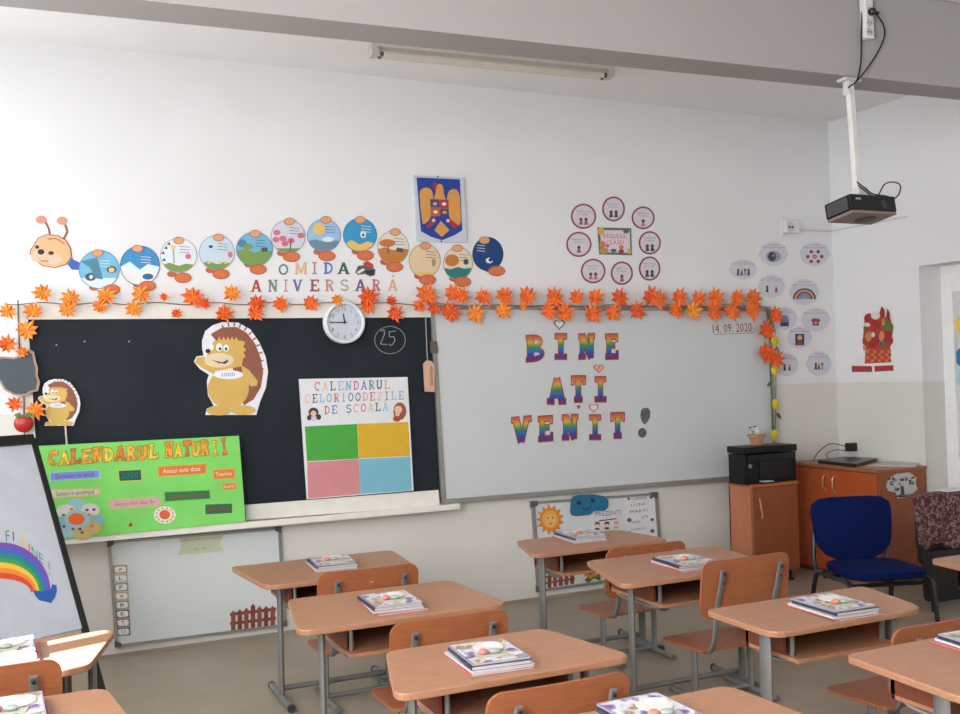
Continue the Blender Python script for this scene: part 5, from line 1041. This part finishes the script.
def pupil_chair(x, yb, label, h=.60, sz=.252, rz=0.0, chip=None):
    """x centre, yb = y of the back rest (near the camera); the seat reaches away from it"""
    t = thing('pupil_chair', (x, yb+.17, 0), label, 'chair', 'pupils chairs at the desks')
    T = Matrix.Translation((x, yb, 0)) @ Matrix.Rotation(rz, 4, 'Z'); hw = .20
    WC = M((154, 90, 56), .42, 0, 'wood')
    bh = .245; W2 = .228
    def bend(X, zz, off): return (X, -.018-(1-(X/W2)**2)*.012+off-zz*.12+.03, h-bh+zz)
    R0 = .045; xs = [-W2+R0*(1-math.cos(PI/2*k/5)) for k in range(6)]+[(-W2+R0)+(2*W2-2*R0)*k/8 for k in range(1, 8)]+[W2-R0*(1-math.cos(PI/2*(5-k)/5)) for k in range(6)]
    mb = MB(T); vs = []; fs = []; nz_ = 4; nc = len(xs)
    for off in (0, .011):
        for X in xs:
            e_ = max(0, abs(X)-(W2-R0)); ins = R0-math.sqrt(max(0, R0*R0-e_*e_))
            for k in range(nz_+1): vs.append(bend(X, ins+(bh-2*ins)*k/nz_, off))
    q_ = lambda l, i, k: l*nc*(nz_+1)+i*(nz_+1)+k
    for i in range(nc-1):
        for k in range(nz_): fs.append((q_(0, i, k), q_(0, i+1, k), q_(0, i+1, k+1), q_(0, i, k+1))); fs.append((q_(1, i, k+1), q_(1, i+1, k+1), q_(1, i+1, k), q_(1, i, k)))
        fs.append((q_(0, i+1, 0), q_(0, i, 0), q_(1, i, 0), q_(1, i+1, 0))); fs.append((q_(0, i, nz_), q_(0, i+1, nz_), q_(1, i+1, nz_), q_(1, i, nz_)))
    for k in range(nz_): fs.append((q_(0, 0, k), q_(0, 0, k+1), q_(1, 0, k+1), q_(1, 0, k))); fs.append((q_(0, nc-1, k+1), q_(0, nc-1, k), q_(1, nc-1, k), q_(1, nc-1, k+1)))
    mb.add(vs, fs); mb.build('backrest', WC, t, smooth=True)
    if chip:
        mb = MB(); mb.prism([py_(chip[0]+a, chip[1]+b, yb-.0225) for a, b in ((-2.4, 1.6), (.2, -2.6), (2.6, 1.8), (.4, 2.6))], (0, .006, 0)); mb.build('chipped_spot', M((214, 170, 130), .7), t)
    so_ = rounded([(-.2, .06), (.2, .06), (.19, .36), (-.19, .36)], .04, 5)
    mb = MB(T); mb.prism([Vector((p[0], p[1], sz+(.0 if p[1] < .3 else -.012))) for p in so_], (0, 0, -.011)); mb.build('seat', WC, t)
    for s in (-1, 1):
        X = s*.15
        mb = MB(T); mb.flatbar(smooth_path([Vector((X, -.05, h-.035)), Vector((X, -.026, h-.12)), Vector((X, .0, h-.2)), Vector((X, .02, sz+.06)), Vector((X, .045, sz+.005)), Vector((X, .09, sz-.018)), Vector((X, .3, sz-.018))], 4), (.0135, 0, 0), .008); mb.build('back_upright', GREY, t, smooth=True)
        mb = MB(T); mb.flatbar([(X, .17, .028), (X, .17, sz-.015)], (0, .018, 0), .011); mb.build('leg', GREY, t, smooth=True)
        mb = MB(T); mb.tube([(X, .0, .0155), (X, .34, .0155)], .0145, 8); mb.build('foot_rail', GREY, t, smooth=True)
        mb = MB(T); mb.ell((X, -.056, h-.05), (.007, .005, .007), 0, 8, 6); mb.ell((X, -.05, h-.09), (.006, .004, .006), 0, 8, 6); mb.build('bolt', M((40, 40, 42), .4, .6), t)
    mb = MB(T); mb.tube([(-.15, .17, .03), (.15, .17, .03)], .011, 8); mb.build('cross_bar', GREY, t, smooth=True)
    return t
def corners(px, z): return [tuple(pz(x, y, z)[:2]) for x, y in px]
ZB_, ZC_ = .56, .56
def qd(px, z, near=None):
    c = corners(px, z); yn = (c[1][1]+c[2][1])/2; yf = (c[0][1]+c[3][1])/2
    return [(c[0][0], yf), (c[1][0], yn), (c[2][0], yn), (c[3][0], yf)]
DESKS = {}
def add_desk(key, q, z, label): DESKS[key] = (q, z); pupil_desk(q, z, label, .25 if key == '1' else .29, .028 if key in '467' else .017)
q1 = qd([(231, 567.5), (270, 589), (415, 566), (390, 549)], ZB_); add_desk('1', q1, ZB_, 'beech pupil desk nearest the small left whiteboard, front of its row')
q2 = qd([(287, 599), (299, 633), (508, 602), (450, 580)], ZB_); add_desk('2', q2, ZB_, 'beech pupil desk second from the front in the left centre row')
q3 = qd([(385, 651), (395, 697), (635, 655), (543, 628)], ZB_); add_desk('3', q3, ZB_, 'beech pupil desk third from the front in the left centre row, near the bottom middle')
q4 = qd([(513, 539.5), (536, 556), (667, 538), (622, 530.5)], ZC_); add_desk('4', q4, ZC_, 'beech pupil desk in front of the small right whiteboard')
q5 = qd([(586, 561), (628, 587), (768, 563), (716, 545)], ZC_); add_desk('5', q5, ZC_, 'beech pupil desk second from the front in the right centre row')
q6 = qd([(702, 609), (776, 634), (923, 607), (866, 586)], ZC_); add_desk('6', q6, ZC_, 'beech pupil desk in front of the blue chair')
q7 = [(-.10, -3.18), (-.14, -3.66), (.62, -3.66), (.58, -3.18)]
f7 = corners([(843, 654.5)], ZC_)[0]; n7 = corners([(966, 700)], ZC_)[0]
q7 = [(f7[0], f7[1]), (f7[0]-.03, f7[1]-.47), (f7[0]+.75, f7[1]-.47), (f7[0]+.68, f7[1])]; add_desk('7', q7, ZC_, 'beech pupil desk cut off by the bottom right corner')
f8 = corners([(929, 559)], ZC_)[0]; q8 = [(f8[0], f8[1]), (f8[0]-.06, f8[1]-.48), (f8[0]+.72, f8[1]-.48), (f8[0]+.66, f8[1])]; add_desk('8', q8, ZC_, 'beech pupil desk just entering at the right edge below the floral cloth')
f9 = corners([(117, 628.5)], ZB_)[0]; n9 = corners([(94, 664)], ZB_)[0]; q9 = [(f9[0]-.70, f9[1]), (f9[0]-.74, f9[1]-.47), (n9[0]-.02, f9[1]-.47), f9]; add_desk('9', q9, ZB_, 'beech pupil desk with sun patches at the left edge before the easel')
f10 = corners([(106, 687)], ZB_)[0]; q10 = [(f10[0]-.66, f10[1]), (f10[0]-.72, f10[1]-.48), (f10[0]+.06, f10[1]-.48), f10]; add_desk('10', q10, ZB_, 'beech pupil desk in the bottom left corner')
f11 = corners([(728, 684.5)], ZB_)[0]; q11 = [(f11[0]-.66, f11[1]), (f11[0]-.72, f11[1]-.48), (f11[0]+.03, f11[1]-.48), f11]; add_desk('11', q11, ZB_, 'beech pupil desk at the bottom edge centre, nearest the camera')
def chair_px(tl, tr, y, label, **k):
    a, b = py_(*tl, y), py_(*tr, y); pupil_chair((a.x+b.x)/2, y, label, h=(a.z+b.z)/2, **k)
chair_px((317, 572), (417, 563), -1.46, 'beech pupil chair pushed to the front left centre desk, backrest with a pale chip', chip=(371, 580))
chair_px((387, 622), (508, 608), -2.3, 'beech pupil chair pushed to the second left centre desk')
chair_px((480, 690), (631, 672), -3.13, 'beech pupil chair at the bottom edge behind the third left centre desk')
chair_px((607, 548), (682, 540), -1.52, 'beech pupil chair at the desk before the small right whiteboard')
chair_px((700, 560), (787, 552), -2.24, 'beech pupil chair with its whole backrest showing, before the printer cabinet')
chair_px((890, 627), (985, 613), -3.12, 'beech pupil chair half hidden behind the bottom right desk')
a9 = py_(57, 657, -2.36); pupil_chair(a9.x-.215, -2.36, 'beech pupil chair at the left edge tucked to the sunlit desk', h=a9.z)

# ------------------------------------------------------------------ books and small cards on the desks
cov = [(88, 84, 104), (206, 96, 84), (214, 212, 220), (70, 74, 92), (196, 202, 214), (130, 92, 150)]
def M_print(seed):
    m = bpy.data.materials.new('printed_cover'); m.use_nodes = True; nt = m.node_tree; b = nt.nodes['Principled BSDF']; b.inputs['Roughness'].default_value = .35
    tc = nt.nodes.new('ShaderNodeTexCoord'); mp = nt.nodes.new('ShaderNodeMapping'); mp.inputs['Location'].default_value = (seed*3.1, seed, 0); nt.links.new(tc.outputs['Object'], mp.inputs[0])
    nz = nt.nodes.new('ShaderNodeTexNoise'); nz.inputs['Scale'].default_value = 17; nz.inputs['Detail'].default_value = 3; nt.links.new(mp.outputs[0], nz.inputs['Vector'])
    rp = nt.nodes.new('ShaderNodeValToRGB'); rp.color_ramp.interpolation = 'CONSTANT'; nt.links.new(nz.outputs['Fac'], rp.inputs[0]); els = rp.color_ramp.elements
    for i, (p, c) in enumerate([(0, (106, 78, 122)), (.36, (150, 136, 170)), (.42, (206, 206, 210)), (.52, (180, 190, 190)), (.56, (206, 176, 120)), (.60, (150, 104, 90)), (.64, (120, 150, 150)), (.7, (206, 150, 150))]):
        e = els[i] if i < 2 else els.new(p)
        e.position = p; e.color = tuple(lin(v) for v in c)+(1,)
    nt.links.new(rp.outputs[0], b.inputs['Base Color']); return m
PRINT = [M_print(1), M_print(2)]
def book_pile(px, py, z, where, ang=0.03, n=4, seed=0, sx=.2, sy=.255):
    rnd = random.Random(seed); c = pz(px, py, z+.02); zz = z+.0006; names = ['lowest', 'second', 'third', 'topmost', 'top']
    for i in range(n):
        th = (.006, .0075, .011, .006)[i % 4]; a = ang+rnd.uniform(-.05, .05); wx, wy = sx/2*(1-.03*i), sy/2*(1-.04*i)
        T = Matrix.Translation((c.x+rnd.uniform(-.006, .006), c.y+rnd.uniform(-.008, .008), zz)) @ Matrix.Rotation(a, 4, 'Z')
        cc_ = [(190, 110, 104), (204, 202, 210), (58, 56, 66), (150, 150, 176)][i % 4] if i < n else cov[i]
        cw = ['red', 'white', 'dark grey', 'colourful'][i % 4]
        mb = MB(T); mb.box((-wx+.002, -wy+.002, .0008), (wx-.003, wy-.002, th-.0008)); o = mb.build('workbook', M((190, 187, 184), .7)); props(o, '%s workbook, %s in pile on %s' % (cw, names[i], where), 'workbook', 'workbooks piled on the desks')
        mb = MB(T); mb.box((-wx, -wy, 0), (wx, wy, .0008)); mb.box((-wx, -wy, th-.0008), (wx, wy, th)); mb.box((-wx, -wy, 0), (-wx+.0015, wy, th)); mb.build('cover', M(cc_, .4), o)
        if i == n-1:
            mb = MB(T); mb.box((-wx+.004, -wy+.004, th), (wx-.004, wy-.004, th+.0004)); mb.build('cover_picture', PRINT[seed % 2], o)
        zz += th+.0004
    # paper name card and small mascot lying on top
    T = Matrix.Translation((c.x+.02, c.y+.03, zz+.0004)) @ Matrix.Rotation(.35, 4, 'Z')
    mb = MB(T); mb.lathe((0, 0, 0), [(.045, .0002), (.048, .002), (.045, .004)], 0, 18); mb.lathe((.02, .01, .004), [(.03, .0001), (.03, .0006)], 1, 14)
    o = mb.build('round_badge', [M((222, 206, 196), .5), M((226, 222, 216), .5)]); props(o, 'cream paper badge lying on the book pile of '+where, 'badge', 'badges on the book piles')
    T = Matrix.Translation((c.x+.0, c.y-.045, zz+.0004)) @ Matrix.Rotation(-.2, 4, 'Z')
    mb = MB(T); mb.box((-.055, -.02, .0003), (.045, .02, .003)); mb.ell((-.03, 0, .011), (.015, .014, .009), 1); mb.ell((.005, .002, .010), (.02, .012, .008), 2)
    o = mb.build('wrapped_sweet', [M((176, 176, 156), .5), M((206, 120, 114), .4), M((150, 160, 158), .4)]); props(o, 'small red sweet card on the pile of '+where, 'sweet', 'sweets on the book piles')
book_pile(331, 562, ZB_, 'the front left centre desk', -.05, 4, 1)
book_pile(390, 601, ZB_, 'the second left centre desk', -.05, 4, 2)
book_pile(487, 655, ZB_, 'the third left centre desk', -.05, 4, 3)
book_pile(580, 535, ZC_, 'the desk by the small right whiteboard', -.05, 4, 4)
book_pile(685, 561.5, ZC_, 'the second right centre desk', -.05, 4, 5)
book_pile(834, 605, ZC_, 'the desk before the blue chair', -.05, 4, 6)
book_pile(990, 642, ZC_, 'the bottom right desk', -.05, 4, 7)
book_pile(4, 650, ZB_, 'the sunlit left edge desk', .02, 4, 8)
book_pile(9, 712, ZB_, 'the bottom left corner desk', .02, 4, 9)
book_pile(655, 716, ZB_, 'the bottom centre desk', .02, 4, 10)

# ------------------------------------------------------------------ easel with rainbow sheet
aE, tE = .48, math.radians(26)
e1 = Vector((math.cos(aE), math.sin(aE), 0)); nE = Vector((math.sin(aE), -math.cos(aE), 0)); uE = (-nE*math.sin(tE)+Vector((0, 0, 1))*math.cos(tE)); nrm = (nE*math.cos(tE)+Vector((0, 0, 1))*math.sin(tE))
P0 = py_(83, 628, -1.15); EP = Plane(P0, nrm)
L_TR = EP(32.5, 444.5); hgt = (L_TR-P0).dot(uE); TRx = (L_TR-P0).dot(e1); WE = .72
def el_(a, b, o=0): return P0+e1*a+uE*b+nrm*o
ez = thing('flip_chart_easel', (P0.x-.35, P0.y, 0), 'black framed flip chart easel with a rainbow painting at the left edge', 'easel')
mb = MB(); mb.prism([el_(-WE, 0, -.004), el_(0, 0, -.004), el_(TRx, hgt, -.004), el_(TRx-WE, hgt, -.004)], -nrm*.012); mb.build('board', M((196, 198, 204), .5), ez)
mb = MB(); bt = .045
mb.prism([el_(TRx-WE, hgt, .012), el_(TRx+.01, hgt, .012), el_(TRx+.01, hgt+bt, .012), el_(TRx-WE, hgt+bt, .012)], -nrm*.03); mb.build('clamp_bar', BLACK, ez)
lowz = -(P0.z-.015)/uE.z
def legq(x0, x1, wd): return [el_(x0, hgt+bt, .008), el_(x0+wd, hgt+bt, .008), el_(x1+wd, lowz, .008), el_(x1, lowz, .008)]
kk = TRx/hgt
mb = MB(); mb.prism([el_(TRx-.003, hgt+bt*.6, .008), el_(TRx+.02, hgt+bt*.6, .008), el_(.02+kk*lowz, lowz, .008), el_(-.003+kk*lowz, lowz, .008)], -nrm*.022); mb.build('leg', BLACK, ez)
mb = MB(); mb.prism([el_(TRx-WE-.02, hgt+bt*.6, .008), el_(TRx-WE+.003, hgt+bt*.6, .008), el_(-WE+.003+kk*lowz, lowz, .008), el_(-WE-.02+kk*lowz, lowz, .008)], -nrm*.022); mb.build('leg', BLACK, ez)
bp = el_(TRx-WE/2, hgt, -.03)
ft = Vector((bp.x-nE.x*.25, min(bp.y-nE.y*.25, -.12), .015)); mb = MB(); mb.tube([bp, ft], .012, 8); mb.build('rear_leg', BLACK, ez)
sh = MB(); sh.prism([el_(-WE+.01, .0, 0), el_(-.004, 0, 0), el_(TRx-.004, hgt, 0), el_(TRx-WE+.01, hgt, 0)], -nrm*.003)
pa_ = sh.build('flip_chart_sheet', M((180, 184, 192), .7)); props(pa_, 'white flip chart sheet with a painted rainbow and wet letters on the easel', 'painted sheet')
cols = [(112, 72, 160), (58, 96, 178), (30, 130, 116), (60, 150, 76), (226, 184, 70), (226, 134, 44), (206, 72, 40)]
radii = [(185, 186), (172, 166), (160, 146), (150, 128), (142, 112), (133, 92), (124, 74)]
ctr = (2, 268)
zf = lambda x, y: (x/3.68, 520+y/3.68)
mb = MB()
for i, (rx, ry) in enumerate(radii):
    nx_, ny_ = radii[i+1] if i < 6 else (112, 52)
    for k in range(14):
        a0, a1 = PI*1.5-.15+(PI*.5+.1)*k/14, PI*1.5-.15+(PI*.5+.1)*(k+1)/14
        pts = [zf(ctr[0]+rx*math.cos(a0), ctr[1]+ry*math.sin(a0)), zf(ctr[0]+rx*math.cos(a1), ctr[1]+ry*math.sin(a1)), zf(ctr[0]+nx_*math.cos(a1), ctr[1]+ny_*math.sin(a1)), zf(ctr[0]+nx_*math.cos(a0), ctr[1]+ny_*math.sin(a0))]
        mb.add([EP(x, y, .0004) for x, y in pts], [(0, 1, 2, 3)], i)
mb.build('rainbow', [M(c, .7) for c in cols], pa_)
mb = MB(); mb.add([EP(*zf(x, y), .0008) for x, y in ((122, 258), (150, 262), (185, 258), (192, 236), (208, 240), (210, 262), (203, 285), (188, 306), (165, 300), (145, 296), (130, 280))], [tuple(range(11))]); mb.build('blue_cloud', M((30, 84, 160), .7), pa_)
for (ch, x, y, xb, yb_, h, c) in (('F', 6.0, 541.5, 10, 541, 11, (60, 130, 110)), ('I', 13, 541, 14.4, 541.5, 10, (90, 110, 90)), ('B', 22, 546, 27.5, 548, 12, (206, 190, 120)), ('I', 28.8, 551, 30.4, 552, 8, (200, 110, 90)), ('N', 32, 555, 38, 559.5, 9.5, (50, 130, 110)), ('E', 39.5, 561, 44, 565, 9.5, (50, 130, 130)), ('!', 48.5, 574, 51, 576, 14, (150, 156, 160))):
    mb = MB(); text(mb, ch, x, y, xb, yb_, h, .0006, 0, EP, .06)
    mb.build('painted_letter', M(c, .7), pa_)
